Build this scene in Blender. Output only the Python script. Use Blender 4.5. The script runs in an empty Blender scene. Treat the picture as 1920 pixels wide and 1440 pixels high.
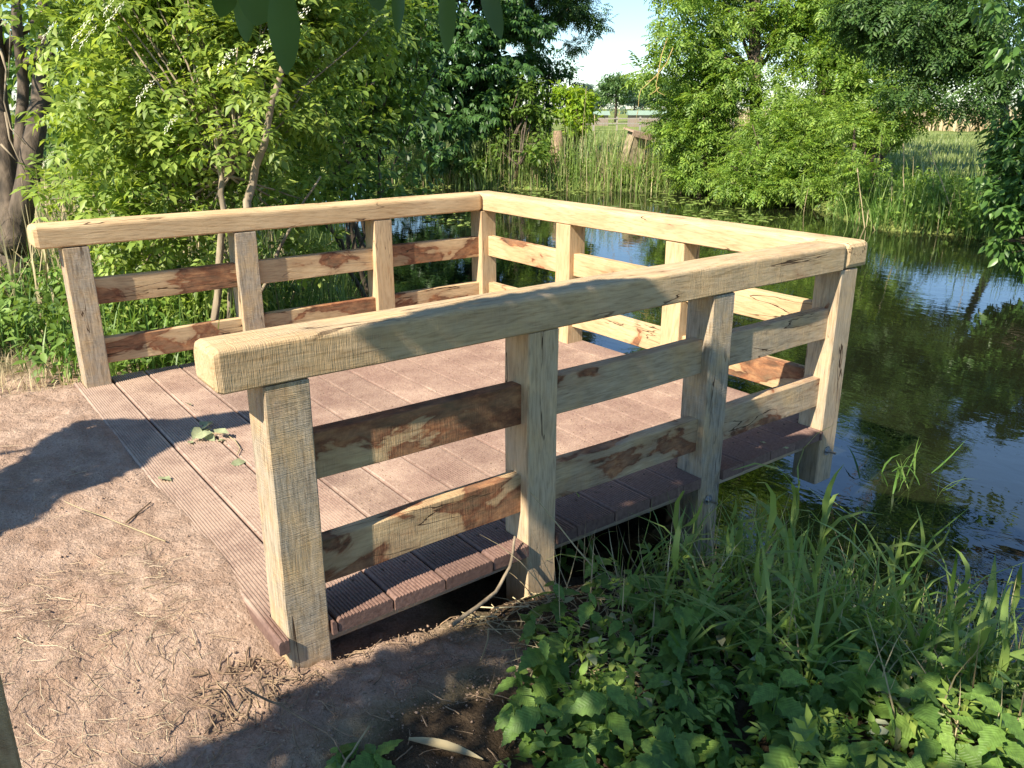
import bpy, math, random
import numpy as np
from mathutils import Vector
rng = np.random.default_rng(7); random.seed(7)
S = bpy.context.scene
COL = S.collection
# ------------------------------------------------------------------ camera, sky, sun, exposure
CX, CY, CZ = 2.3207, -0.9861, 1.6851
YAW, PITCH, ROLL, FPX = 0.9229, -0.3250, 0.0007, 1537.57
cf = np.array([-math.sin(YAW)*math.cos(PITCH), math.cos(YAW)*math.cos(PITCH), math.sin(PITCH)])
cr = np.array([math.cos(YAW), math.sin(YAW), 0.0]); cu = np.cross(cr, cf); cc = np.array([CX, CY, CZ])
cam = bpy.data.cameras.new('camera'); camo = bpy.data.objects.new('camera', cam); COL.objects.link(camo)
camo.location = (CX, CY, CZ); camo.rotation_euler = (math.pi/2+PITCH, ROLL, YAW)
cam.sensor_width = 36; cam.lens = FPX/1920*36; cam.clip_start = .02; cam.clip_end = 3000
S.camera = camo
SUN = Vector((0.19, -1.0, 1.0)).normalized()
w = bpy.data.worlds.new('World'); S.world = w; w.use_nodes = True
wn = w.node_tree.nodes; sky = wn.new('ShaderNodeTexSky'); sky.sky_type = 'NISHITA'; sky.sun_disc = False
sky.sun_elevation = math.asin(SUN.z); sky.sun_rotation = math.atan2(SUN.x, SUN.y); sky.dust_density = .1; sky.air_density = 1.1; sky.ozone_density = 2.6
bg = wn['Background']; bg.inputs[1].default_value = 0.092; skt = wn.new('ShaderNodeMix'); skt.data_type = 'RGBA'; skt.blend_type = 'MULTIPLY'; skt.inputs[0].default_value = 1; skt.inputs[7].default_value = (.80, .92, 1.05, 1)
w.node_tree.links.new(sky.outputs[0], skt.inputs[6]); w.node_tree.links.new(skt.outputs[2], bg.inputs[0])
sl = bpy.data.lights.new('sun', 'SUN'); slo = bpy.data.objects.new('sun', sl); COL.objects.link(slo)
sl.energy = 5.0; sl.angle = math.radians(.53); sl.color = (1, .91, .76)
slo.rotation_euler = SUN.to_track_quat('Z', 'Y').to_euler()
S.view_settings.view_transform = 'Standard'; S.view_settings.look = 'None'; S.view_settings.gamma = 1
S.view_settings.use_curve_mapping = False; S.view_settings.exposure = 1.14

def P(px, py, d):      # point of the place seen at photo pixel, d metres along the view axis
    return cc + d*(cf+(px-960)/FPX*cr+(720-py)/FPX*cu)
def G(px, py, z):      # point of the place at height z
    d = cf+(px-960)/FPX*cr+(720-py)/FPX*cu
    return cc+d*(z-cc[2])/d[2]

# ------------------------------------------------------------------ helpers
def tag(o, label=None, cat=None, group=None, kind=None):
    if label: o['label'] = label
    if cat: o['category'] = cat
    if group: o['group'] = group
    if kind: o['kind'] = kind
    return o
def empty(name, loc, label, cat, group=None, rz=0):
    o = bpy.data.objects.new(name, None); COL.objects.link(o); o.location = [float(v) for v in loc]; o.rotation_euler.z = rz
    o.empty_display_size = .1
    return tag(o, label, cat, group)
def link(name, me, parent=None, loc=None):
    o = bpy.data.objects.new(name, me); COL.objects.link(o)
    if parent is not None: o.parent = parent
    if loc is not None: o.location = [float(v) for v in loc]
    return o
def mesh(name, V, F, mat, smooth=False):
    """V (n,3) array, F list of equal-length index arrays or ragged list"""
    me = bpy.data.meshes.new(name); V = np.asarray(V, np.float32)
    if isinstance(F, np.ndarray):
        k = F.shape[1]; me.vertices.add(len(V)); me.vertices.foreach_set('co', V.ravel())
        me.loops.add(F.size); me.loops.foreach_set('vertex_index', F.astype(np.int32).ravel())
        me.polygons.add(len(F)); me.polygons.foreach_set('loop_start', np.arange(0, F.size, k, dtype=np.int32))
        me.polygons.foreach_set('loop_total', np.full(len(F), k, np.int32))
        me.update(calc_edges=True); me.validate()
    else:
        me.from_pydata([tuple(map(float, v)) for v in V], [], [tuple(map(int, f)) for f in F]); me.update()
    if mat is not None: me.materials.append(mat)
    if smooth: me.polygons.foreach_set('use_smooth', np.ones(len(me.polygons), bool))
    return me
class MB:
    def __init__(s): s.V = []; s.F = []; s.n = 0
    def add(s, V, F):
        s.V.append(np.asarray(V, float)); s.F += [tuple(i+s.n for i in f) for f in F]; s.n += len(V); return s
    def tube(s, pts, rad, n=8, cap=True):
        pts = np.asarray(pts, float); m = len(pts); rad = np.broadcast_to(rad, (m,)); V = []
        t = np.gradient(pts, axis=0); t /= np.linalg.norm(t, axis=1)[:, None]+1e-9
        ref = np.array([0, 0, 1.]) if abs(t[0][2]) < .8 else np.array([1., 0, 0])
        for i in range(m):
            a = np.cross(t[i], ref); a /= np.linalg.norm(a)+1e-9; b = np.cross(t[i], a); ref = np.cross(a, t[i])
            for k in range(n):
                th = 2*math.pi*k/n; V.append(pts[i]+rad[i]*(math.cos(th)*a+math.sin(th)*b))
        F = [(i*n+k, i*n+(k+1) % n, (i+1)*n+(k+1) % n, (i+1)*n+k) for i in range(m-1) for k in range(n)]
        if cap: F += [tuple(range(n))[::-1], tuple(range((m-1)*n, m*n))]
        return s.add(V, F)
    def box(s, a, b):
        x0, y0, z0 = a; x1, y1, z1 = b
        V = [(x0,y0,z0),(x1,y0,z0),(x1,y1,z0),(x0,y1,z0),(x0,y0,z1),(x1,y0,z1),(x1,y1,z1),(x0,y1,z1)]
        return s.add(V, [(0,3,2,1),(4,5,6,7),(0,1,5,4),(1,2,6,5),(2,3,7,6),(3,0,4,7)])
    def build(s, name, mat, parent=None, smooth=False, loc=None):
        return link(name, mesh(name, np.vstack(s.V), s.F, mat, smooth), parent, loc)
def fnoise(x, y, sc, seed=0, oct=4, gain=.5):
    """numpy value noise, about -1..1"""
    out = np.zeros_like(np.asarray(x, float)); a = 1; tot = 0
    for o in range(oct):
        X = x/sc*2**o+seed*17.3+o*5.1; Y = y/sc*2**o+seed*9.7+o*3.3
        xi = np.floor(X).astype(np.int64); yi = np.floor(Y).astype(np.int64); fx = X-xi; fy = Y-yi
        fx = fx*fx*(3-2*fx); fy = fy*fy*(3-2*fy)
        def h(i, j):
            n = (i*374761393+j*668265263+seed*1442695041) & 0xffffffff
            n = ((n ^ (n >> 13))*1274126177) & 0xffffffff
            return ((n ^ (n >> 16)) & 0xffff)/32767.5-1
        v = (h(xi, yi)*(1-fx)+h(xi+1, yi)*fx)*(1-fy)+(h(xi, yi+1)*(1-fx)+h(xi+1, yi+1)*fx)*fy
        out += a*v; tot += a; a *= gain
    return out/tot
def sstep(a, b, x): t = np.clip((x-a)/(b-a), 0, 1); return t*t*(3-2*t)
def unit(v): return v/(np.linalg.norm(v, axis=-1, keepdims=True)+1e-9)

# ------------------------------------------------------------------ materials
def newmat(name):
    m = bpy.data.materials.new(name); m.use_nodes = True; nt = m.node_tree
    return m, nt, nt.nodes, nt.links, nt.nodes['Principled BSDF'], nt.nodes['Material Output']
def nd(ns, t, **kw):
    n = ns.new(t)
    for k, v in kw.items():
        if hasattr(n, k): setattr(n, k, v)
        else: n.inputs[k].default_value = v
    return n
def ramp(ns, stops, interp='LINEAR'):
    r = ns.new('ShaderNodeValToRGB'); r.color_ramp.interpolation = interp
    while len(r.color_ramp.elements) < len(stops): r.color_ramp.elements.new(.5)
    for e, (p, c) in zip(r.color_ramp.elements, stops): e.position = p; e.color = (*c, 1) if len(c) == 3 else c
    return r
def g1(v): return (v, v, v)
def leafmat(name, c1, c2, c3=None, trans=.35, rough=.45, sc=3.0):
    m, nt, ns, lk, b, out = newmat(name)
    geo = ns.new('ShaderNodeNewGeometry')
    r = ramp(ns, [(0, c1), (.55, c2), (1, c3 or c2)]); lk.new(geo.outputs['Random Per Island'], r.inputs[0])
    tc = ns.new('ShaderNodeTexCoord'); nz = nd(ns, 'ShaderNodeTexNoise'); nz.inputs['Scale'].default_value = sc
    lk.new(tc.outputs['Object'], nz.inputs['Vector'])
    hs = ns.new('ShaderNodeHueSaturation'); lk.new(r.outputs[0], hs.inputs['Color'])
    mr = nd(ns, 'ShaderNodeMapRange'); mr.inputs[1].default_value = .3; mr.inputs[2].default_value = .7
    mr.inputs[3].default_value = .75; mr.inputs[4].default_value = 1.3
    lk.new(nz.outputs[0], mr.inputs[0]); lk.new(mr.outputs[0], hs.inputs['Value'])
    lk.new(hs.outputs[0], b.inputs['Base Color']); b.inputs['Roughness'].default_value = rough
    b.inputs['Specular IOR Level'].default_value = .35
    tr = ns.new('ShaderNodeBsdfTranslucent'); h2 = nd(ns, 'ShaderNodeHueSaturation'); h2.inputs['Hue'].default_value = .485
    h2.inputs['Saturation'].default_value = 1.1; h2.inputs['Value'].default_value = 1.6
    lk.new(hs.outputs[0], h2.inputs['Color']); lk.new(h2.outputs[0], tr.inputs[0])
    mx = ns.new('ShaderNodeMixShader'); mx.inputs[0].default_value = trans
    lk.new(b.outputs[0], mx.inputs[1]); lk.new(tr.outputs[0], mx.inputs[2]); lk.new(mx.outputs[0], out.inputs[0])
    return m
M = {}
M['elder'] = leafmat('elder_leaf', (.13,.20,.035), (.22,.31,.055), (.34,.42,.09), .40)
M['bush'] = leafmat('bush_leaf', (.07,.13,.022), (.12,.20,.035), (.19,.28,.05), .38)
M['chestnut'] = leafmat('chestnut_leaf', (.035,.085,.022), (.055,.125,.03), (.09,.18,.045), .3, .4)
M['ash'] = leafmat('ash_leaf', (.10,.18,.03), (.17,.28,.045), (.28,.38,.07), .42)
M['darkleaf'] = leafmat('dark_leaf', (.04,.085,.024), (.065,.13,.033), (.11,.19,.045), .33)
M['yellowleaf'] = leafmat('yellow_green_leaf', (.17,.28,.03), (.24,.36,.04), (.32,.42,.05), .45)
M['poplar'] = leafmat('ivy_leaf', (.045,.10,.025), (.08,.16,.035), (.13,.23,.05), .3, .35)
M['nettle'] = leafmat('nettle_leaf', (.09,.16,.03), (.13,.22,.04), (.19,.29,.06), .3, .5)
M['grass'] = leafmat('grass_blade', (.07,.15,.03), (.11,.21,.04), (.20,.28,.07), .35)
M['reed'] = leafmat('reed_blade', (.13,.20,.05), (.20,.29,.07), (.30,.38,.12), .32, .45)
M['dry'] = leafmat('dry_stem', (.28,.22,.12), (.42,.34,.19), (.55,.47,.28), .15, .7)
M['straw'] = leafmat('straw', (.20,.13,.08), (.42,.32,.20), (.58,.50,.34), .15, .8)
M['hang'] = leafmat('hanging_leaf', (.05,.10,.03), (.06,.12,.03), (.09,.17,.035), .35, .4)
M['wilt'] = leafmat('wilted_leaf', (.22,.25,.12), (.30,.33,.18), (.36,.38,.24), .25, .7)
M['flower'] = leafmat('elder_flower', (.75,.74,.55), (.8,.8,.66), (.82,.82,.72), .3, .7)
M['crop'] = leafmat('field_grass', (.13,.18,.05), (.2,.25,.08), (.28,.31,.12), .3)
M['far'] = leafmat('far_leaf', (.06,.12,.035), (.09,.17,.05), (.13,.21,.06), .25)
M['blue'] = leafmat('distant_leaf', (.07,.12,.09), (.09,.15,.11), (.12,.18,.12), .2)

def barkmat(name, c1, c2, sc=14):
    m, nt, ns, lk, b, out = newmat(name)
    tc = ns.new('ShaderNodeTexCoord'); mp = nd(ns, 'ShaderNodeMapping'); mp.inputs['Scale'].default_value = (1, 1, .25)
    nz = ns.new('ShaderNodeTexNoise'); nz.inputs['Scale'].default_value = sc; nz.inputs['Detail'].default_value = 8
    lk.new(tc.outputs['Object'], mp.inputs[0]); lk.new(mp.outputs[0], nz.inputs['Vector'])
    r = ramp(ns, [(.3, c1), (.7, c2)]); lk.new(nz.outputs[0], r.inputs[0]); lk.new(r.outputs[0], b.inputs['Base Color'])
    bp = ns.new('ShaderNodeBump'); bp.inputs['Strength'].default_value = .7; bp.inputs['Distance'].default_value = .03
    lk.new(nz.outputs[0], bp.inputs['Height']); lk.new(bp.outputs[0], b.inputs['Normal']); b.inputs['Roughness'].default_value = .9
    return m
M['bark'] = barkmat('bark', (.04,.03,.02), (.15,.11,.075)); M['bark2'] = barkmat('pale_bark', (.13,.10,.065), (.34,.27,.18))
M['yellowtwig'] = barkmat('yellow_twig', (.35,.24,.08), (.5,.36,.14))

def woodmat(name, base=(.60,.43,.24), lo=(.45,.305,.16), grey=.0, saw=.3):
    """oak; local X runs along the beam. Object attributes: stain, grey"""
    m, nt, ns, lk, b, out = newmat(name)
    tc = ns.new('ShaderNodeTexCoord'); oi = ns.new('ShaderNodeObjectInfo')
    off = nd(ns, 'ShaderNodeVectorMath', operation='MULTIPLY_ADD'); cx = ns.new('ShaderNodeCombineXYZ')
    for i, k in enumerate((37.0, 19.0, 53.0)):
        mm = nd(ns, 'ShaderNodeMath', operation='MULTIPLY'); mm.inputs[1].default_value = k
        lk.new(oi.outputs['Random'], mm.inputs[0]); lk.new(mm.outputs[0], cx.inputs[i])
    add = nd(ns, 'ShaderNodeVectorMath', operation='ADD'); lk.new(tc.outputs['Object'], add.inputs[0]); lk.new(cx.outputs[0], add.inputs[1])
    ns.remove(off)
    def noise(scale3, sc, det=6, rough=.55, dist=0):
        mp = nd(ns, 'ShaderNodeMapping'); mp.inputs['Scale'].default_value = scale3; lk.new(add.outputs[0], mp.inputs[0])
        n = ns.new('ShaderNodeTexNoise'); n.inputs['Scale'].default_value = sc; n.inputs['Detail'].default_value = det
        n.inputs['Roughness'].default_value = rough; n.inputs['Distortion'].default_value = dist
        lk.new(mp.outputs[0], n.inputs['Vector']); return n
    grain = noise((1.6, 16, 16), 6, 8, .6, .6); tone = noise((1, 2.2, 2.2), 2.2, 3)
    r = ramp(ns, [(.3, lo), (.47, base), (.75, tuple(min(1, c*1.16) for c in base))]); lk.new(grain.outputs[0], r.inputs[0])
    mt = nd(ns, 'ShaderNodeMix', data_type='RGBA', blend_type='MULTIPLY'); mt.inputs[0].default_value = .8
    r2 = ramp(ns, [(.32, (.78,.72,.66)), (.6, g1(1))]); lk.new(tone.outputs[0], r2.inputs[0])
    lk.new(r.outputs[0], mt.inputs[6]); lk.new(r2.outputs[0], mt.inputs[7])
    # cathedral figure: bands of a distorted wave
    mp = nd(ns, 'ShaderNodeMapping'); mp.inputs['Scale'].default_value = (.35, 3, 3); lk.new(add.outputs[0], mp.inputs[0])
    wv = ns.new('ShaderNodeTexWave'); wv.bands_direction = 'DIAGONAL'; wv.inputs['Scale'].default_value = 4.5
    wv.inputs['Distortion'].default_value = 7; wv.inputs['Detail'].default_value = 3; wv.inputs['Detail Scale'].default_value = 1.2
    lk.new(mp.outputs[0], wv.inputs['Vector'])
    r3 = ramp(ns, [(.0, (.80,.70,.60)), (.22, g1(1)), (1, g1(1))]); lk.new(wv.outputs[0], r3.inputs[0])
    m3 = nd(ns, 'ShaderNodeMix', data_type='RGBA', blend_type='MULTIPLY'); m3.inputs[0].default_value = .4
    lk.new(mt.outputs[2], m3.inputs[6]); lk.new(r3.outputs[0], m3.inputs[7])
    # grey weathering, blotchy
    ga = ns.new('ShaderNodeAttribute'); ga.attribute_type = 'OBJECT'; ga.attribute_name = 'grey'
    gn = noise((1, 1.3, 1.3), 5, 7, .7); gr = ramp(ns, [(.33, g1(.15)), (.58, g1(1))]); lk.new(gn.outputs[0], gr.inputs[0])
    gm = nd(ns, 'ShaderNodeMath', operation='MULTIPLY'); lk.new(gr.outputs[0], gm.inputs[0]); lk.new(ga.outputs['Fac'], gm.inputs[1])
    m4 = nd(ns, 'ShaderNodeMix', data_type='RGBA'); lk.new(gm.outputs[0], m4.inputs[0]); lk.new(m3.outputs[2], m4.inputs[6])
    gt = ramp(ns, [(.3, (.14,.125,.10)), (.5, (.33,.29,.23)), (.7, (.46,.40,.32))]); lk.new(grain.outputs[0], gt.inputs[0]); lk.new(gt.outputs[0], m4.inputs[7])
    # red-brown tannin stain with a darker rim
    sa = ns.new('ShaderNodeAttribute'); sa.attribute_type = 'OBJECT'; sa.attribute_name = 'stain'
    sn = noise((.8, 1.4, 1.9), 3.0, 6, .52, .5)
    sx = nd(ns, 'ShaderNodeMath', operation='MULTIPLY'); sx.inputs[1].default_value = .36; lk.new(sa.outputs['Fac'], sx.inputs[0])
    ss = nd(ns, 'ShaderNodeMath', operation='ADD'); lk.new(sn.outputs[0], ss.inputs[0]); lk.new(sx.outputs[0], ss.inputs[1])
    sr = ramp(ns, [(0, g1(0)), (.60, g1(0)), (.69, g1(.3)), (.715, g1(.95)), (.76, g1(.75)), (.88, g1(.95))]); lk.new(ss.outputs[0], sr.inputs[0])
    sf = noise((1, 2, 2), 9, 9, .7, .4); srr = ramp(ns, [(.36, (.06,.022,.013)), (.52, (.20,.07,.032)), (.68, (.42,.19,.08))]); lk.new(sf.outputs[0], srr.inputs[0])
    m5 = nd(ns, 'ShaderNodeMix', data_type='RGBA'); lk.new(sr.outputs[0], m5.inputs[0]); lk.new(m4.outputs[2], m5.inputs[6]); lk.new(srr.outputs[0], m5.inputs[7])
    # drying cracks: thin level set of stretched noise
    cn = noise((.55, 5, 5), 1.7, 4, .5, .3); c1 = nd(ns, 'ShaderNodeMath', operation='SUBTRACT'); c1.inputs[1].default_value = .535
    lk.new(cn.outputs[0], c1.inputs[0]); ca = nd(ns, 'ShaderNodeMath', operation='ABSOLUTE'); lk.new(c1.outputs[0], ca.inputs[0])
    crk = ramp(ns, [(0, g1(1)), (.0045, g1(1)), (.0075, g1(0))]); lk.new(ca.outputs[0], crk.inputs[0])
    cm = noise((.6, 2, 2), 2.2, 3); cmr = ramp(ns, [(.50, g1(0)), (.57, g1(1))]); lk.new(cm.outputs[0], cmr.inputs[0])
    ck = nd(ns, 'ShaderNodeMath', operation='MULTIPLY'); lk.new(crk.outputs[0], ck.inputs[0]); lk.new(cmr.outputs[0], ck.inputs[1])
    m6 = nd(ns, 'ShaderNodeMix', data_type='RGBA'); lk.new(ck.outputs[0], m6.inputs[0]); lk.new(m5.outputs[2], m6.inputs[6])
    m6.inputs[7].default_value = (.07,.04,.02,1); lk.new(m6.outputs[2], b.inputs['Base Color'])
    # saw marks across the beam
    sv = nd(ns, 'ShaderNodeMapping'); sv.inputs['Scale'].default_value = (1, .05, .05); lk.new(add.outputs[0], sv.inputs[0])
    sw = ns.new('ShaderNodeTexWave'); sw.bands_direction = 'X'; sw.inputs['Scale'].default_value = 85; sw.inputs['Distortion'].default_value = 6; sw.inputs['Detail Scale'].default_value = 2.5
    sw.inputs['Detail'].default_value = 2; lk.new(sv.outputs[0], sw.inputs['Vector'])
    hm = nd(ns, 'ShaderNodeMath', operation='MULTIPLY'); hm.inputs[1].default_value = saw; smn = noise((1, 1, 1), 6, 3); sm2 = nd(ns, 'ShaderNodeMath', operation='MULTIPLY'); smr = ramp(ns, [(.35, g1(.1)), (.65, g1(1))]); lk.new(smn.outputs[0], smr.inputs[0]); lk.new(sw.outputs[0], sm2.inputs[0]); lk.new(smr.outputs[0], sm2.inputs[1]); lk.new(sm2.outputs[0], hm.inputs[0])
    h1 = nd(ns, 'ShaderNodeMath', operation='ADD'); lk.new(hm.outputs[0], h1.inputs[0]); lk.new(grain.outputs[0], h1.inputs[1])
    h2 = nd(ns, 'ShaderNodeMath', operation='SUBTRACT'); lk.new(h1.outputs[0], h2.inputs[0]); lk.new(ck.outputs[0], h2.inputs[1])
    bp = ns.new('ShaderNodeBump'); bp.inputs['Strength'].default_value = .55; bp.inputs['Distance'].default_value = .004
    lk.new(h2.outputs[0], bp.inputs['Height']); lk.new(bp.outputs[0], b.inputs['Normal'])
    b.inputs['Roughness'].default_value = .75; b.inputs['Specular IOR Level'].default_value = .25
    return m
M['oak'] = woodmat('oak', saw=.25); M['oaksaw'] = woodmat('rough_sawn_oak', (.58,.405,.21), (.45,.30,.14), saw=.9)

def compmat():
    m, nt, ns, lk, b, out = newmat('brown_composite_board')
    tc = ns.new('ShaderNodeTexCoord'); geo = ns.new('ShaderNodeNewGeometry'); oi = ns.new('ShaderNodeObjectInfo')
    n = ns.new('ShaderNodeTexNoise'); n.inputs['Scale'].default_value = 60; n.inputs['Detail'].default_value = 6; lk.new(geo.outputs['Position'], n.inputs['Vector'])
    r = ramp(ns, [(.3, (.12,.066,.05)), (.7, (.20,.12,.092))]); lk.new(n.outputs[0], r.inputs[0])
    hs = ns.new('ShaderNodeHueSaturation'); mr = nd(ns, 'ShaderNodeMapRange'); mr.inputs[3].default_value = .78; mr.inputs[4].default_value = 1.12
    lk.new(oi.outputs['Random'], mr.inputs[0]); lk.new(mr.outputs[0], hs.inputs['Value']); lk.new(r.outputs[0], hs.inputs['Color'])
    # trodden-in sand dust on upward faces, more by the entrance
    d = ns.new('ShaderNodeTexNoise'); d.inputs['Scale'].default_value = 2.3; d.inputs['Detail'].default_value = 9; d.inputs['Roughness'].default_value = .72; lk.new(geo.outputs['Position'], d.inputs['Vector'])
    sp = ns.new('ShaderNodeSeparateXYZ'); lk.new(geo.outputs['Position'], sp.inputs[0])
    yr = nd(ns, 'ShaderNodeMapRange'); yr.inputs[1].default_value = -.25; yr.inputs[2].default_value = .9; yr.inputs[3].default_value = .22; yr.inputs[4].default_value = .06; lk.new(sp.outputs[1], yr.inputs[0])
    a = nd(ns, 'ShaderNodeMath', operation='ADD'); lk.new(d.outputs[0], a.inputs[0]); lk.new(yr.outputs[0], a.inputs[1])
    d2 = ns.new('ShaderNodeTexNoise'); d2.inputs['Scale'].default_value = 70; d2.inputs['Detail'].default_value = 4; d2.inputs['Roughness'].default_value = .8; lk.new(geo.outputs['Position'], d2.inputs['Vector'])
    a2 = nd(ns, 'ShaderNodeMath', operation='MULTIPLY_ADD'); a2.inputs[1].default_value = .55; lk.new(d2.outputs[0], a2.inputs[0]); lk.new(a.outputs[0], a2.inputs[2])
    dr = ramp(ns, [(.70, g1(.05)), (.9, g1(.5)), (1.02, g1(.92))]); lk.new(a2.outputs[0], dr.inputs[0])
    sn = ns.new('ShaderNodeSeparateXYZ'); lk.new(geo.outputs['True Normal'], sn.inputs[0])
    xr = nd(ns, 'ShaderNodeMapRange'); xr.inputs[1].default_value = -.12; xr.inputs[2].default_value = -.3; lk.new(sp.outputs[0], xr.inputs[0])
    up = nd(ns, 'ShaderNodeMath', operation='MULTIPLY'); lk.new(sn.outputs[2], up.inputs[0]); lk.new(dr.outputs[0], up.inputs[1]); up.use_clamp = True
    u2 = nd(ns, 'ShaderNodeMath', operation='MULTIPLY'); lk.new(up.outputs[0], u2.inputs[0]); lk.new(xr.outputs[0], u2.inputs[1])
    mx = nd(ns, 'ShaderNodeMix', data_type='RGBA'); lk.new(u2.outputs[0], mx.inputs[0]); lk.new(hs.outputs[0], mx.inputs[6]); mx.inputs[7].default_value = (.45,.33,.245,1)
    lk.new(mx.outputs[2], b.inputs['Base Color']); b.inputs['Roughness'].default_value = .7
    bp = ns.new('ShaderNodeBump'); bp.inputs['Strength'].default_value = .5; bp.inputs['Distance'].default_value = .003; lk.new(n.outputs[0], bp.inputs['Height']); lk.new(bp.outputs[0], b.inputs['Normal'])
    return m
M['comp'] = compmat()
def simple(name, c, rough=.6, metal=0, spread=.25, sc=20):
    m, nt, ns, lk, b, out = newmat(name); tc = ns.new('ShaderNodeTexCoord')
    n = ns.new('ShaderNodeTexNoise'); n.inputs['Scale'].default_value = sc; n.inputs['Detail'].default_value = 6; lk.new(tc.outputs['Object'], n.inputs['Vector'])
    r = ramp(ns, [(.3, tuple(v*(1-spread) for v in c)), (.7, tuple(min(1, v*(1+spread)) for v in c))]); lk.new(n.outputs[0], r.inputs[0])
    lk.new(r.outputs[0], b.inputs['Base Color']); b.inputs['Roughness'].default_value = rough; b.inputs['Metallic'].default_value = metal
    return m
M['steel'] = simple('zinc_steel', (.42,.42,.42), .4, 1); M['screw'] = simple('screw', (.06,.04,.03), .6)
M['roofing'] = simple('weathered_board', (.36,.25,.18), .8); M['hurdle'] = simple('grey_board_wall', (.30,.24,.15), .9, 0, .5, 8)
M['white'] = simple('pale_rail', (.28,.25,.21), .8); M['shed'] = simple('shed_roof', (.22,.30,.22), .7); M['shedwall'] = simple('shed_wall', (.26,.2,.16), .8)
M['stone'] = simple('pebble', (.6,.55,.45), .8); M['root'] = simple('root', (.22,.15,.09), .9, 0, .5)

# ------------------------------------------------------------------ terrain
WZ = -0.60
DX0, DX1, DY1 = -3.407, 0.012, 3.105
pond = np.array([(-3.0,.75),(-.6,1.1),(-.12,1.9),(.2,2.2),(.75,2.2),(1.4,2.3),(2.3,3.2),(2.9,5),(3.0,7.5),(1.2,10.5),(-1.2,12.6),(-3.3,14.3),(-4.8,15.0),(-6.3,14.6),
 (-7.4,15.4),(-9.9,17.0),(-11.6,17.6),(-13.3,17.7),(-15.2,16.2),(-17.1,14.4),(-18.2,13.3),(-20.3,12.3),(-23.5,12.2),(-27,12.6),(-27,10.9),(-22,9.3),(-17,7.4),(-12,5.4),(-8.5,3.7),(-6,2.5),(-4.6,1.7),(-3.9,1.1)], float)
def pdist(x, y):       # signed distance to the shoreline, positive on land
    x = np.asarray(x, float); y = np.asarray(y, float); d = np.full(x.shape, 1e9); ins = np.zeros(x.shape, bool)
    for i in range(len(pond)):
        a = pond[i]; b = pond[(i+1) % len(pond)]; e = b-a; L = e@e
        t = np.clip(((x-a[0])*e[0]+(y-a[1])*e[1])/L, 0, 1)
        d = np.minimum(d, np.hypot(x-a[0]-t*e[0], y-a[1]-t*e[1]))
        c = (a[1] > y) != (b[1] > y)
        xx = a[0]+(y-a[1])/(e[1] if abs(e[1]) > 1e-9 else 1e-9)*e[0]; ins ^= c & (x < xx)
    return np.where(ins, -d, d)
def H(x, y):
    x = np.asarray(x, float); y = np.asarray(y, float)
    d = pdist(x, y)+.12*fnoise(x, y, .7, 3, 2)
    far = sstep(3, 9, np.hypot(x+1, y+.5))
    top = -.07*(1-far)-.2*far
    h = np.where(d > 0, WZ+(top-WZ)*(1-np.exp(-np.maximum(d, 0)/.55)), WZ+np.maximum(d, -2)*.6)
    h = h+.03*fnoise(x, y, 1.3, 5, 3)*sstep(.2, 1, d)
    # sand trodden level with the entrance board
    apron = sstep(-3.9, -3.2, x)*sstep(-.05, -.4, x)*sstep(-3.2, -2.2, y)
    lev = .006+.016*fnoise(x, y, .5, 9, 3)-.02*np.clip((-.25-y)/1.0, 0, 1)
    ye = -.175+.03*fnoise(x, y*0, .35, 41, 3)+.055*np.exp(-((x+.8)/.55)**2)
    tt = sstep(ye-.10, ye+.07, y); lev = np.maximum(lev, .004)*(1-tt)-.03*tt
    h = np.where(y < -.1+.05*fnoise(x, y, .3, 41, 2), h*(1-apron)+lev*apron, h)
    # ground drops under the deck and beside the corner
    und = sstep(DX0-.1, DX0+.08, x)*sstep(.03, -.03, x)*sstep(-.16, -.09, y-.5*np.minimum(0, .03*fnoise(x, y, .2, 42, 2)))
    h = np.where(und > 0, np.minimum(h, h*(1-und)+und*(-.24-.1*np.maximum(y, 0))), h)
    c = np.where(y < -.2, sstep(-.05+.25*np.clip(-.2-y, 0, 1), .05+.3*np.clip(-.2-y, 0, 1), x), sstep(-.15, .02, x))*sstep(1.4, .4, y)*sstep(-1.3, -.3, y)
    h = h*(1-c)+c*(np.minimum(h, -.135+.028*fnoise(x, y, .25, 4, 4)+.05*np.exp(-((x-.5)/.3)**2-((y-.2)/.35)**2)))
    return h
def axis(lo, hi, step, far_lo, far_hi, rt=1.085):
    core = list(np.arange(lo, hi, step)); a = []; s = step; v = core[-1]
    while v < far_hi: s *= rt; v += s; a.append(v)
    b = []; s = step; v = core[0]
    while v > far_lo: s *= rt; v -= s; b.append(v)
    return np.array(b[::-1]+core+a)
xs = axis(-3.9, 1.1, .0155, -900, 500); ys = axis(-1.3, .9, .0155, -200, 900)
X, Y = np.meshgrid(xs, ys); Z = H(X, Y)
fine = sstep(-5, -4, X)*sstep(2.2, 1.4, X)*sstep(-2.2, -1.3, Y)*sstep(2, 1, Y)
rough_ = fnoise(X, Y, .13, 11, 5, .62); 
ed = 1-.85*np.exp(-((Y+.17)/.10)**2)*(X > DX0)*(X < 0)
Z += fine*ed*(.022*rough_+.020*np.abs(fnoise(X, Y, .22, 14, 4))+.020*np.maximum(0, fnoise(X, Y, .07, 12, 3)-.15)-.008) + fine*sstep(-.3, .05, X)*.016*fnoise(X, Y, .07, 13, 3)
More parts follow.
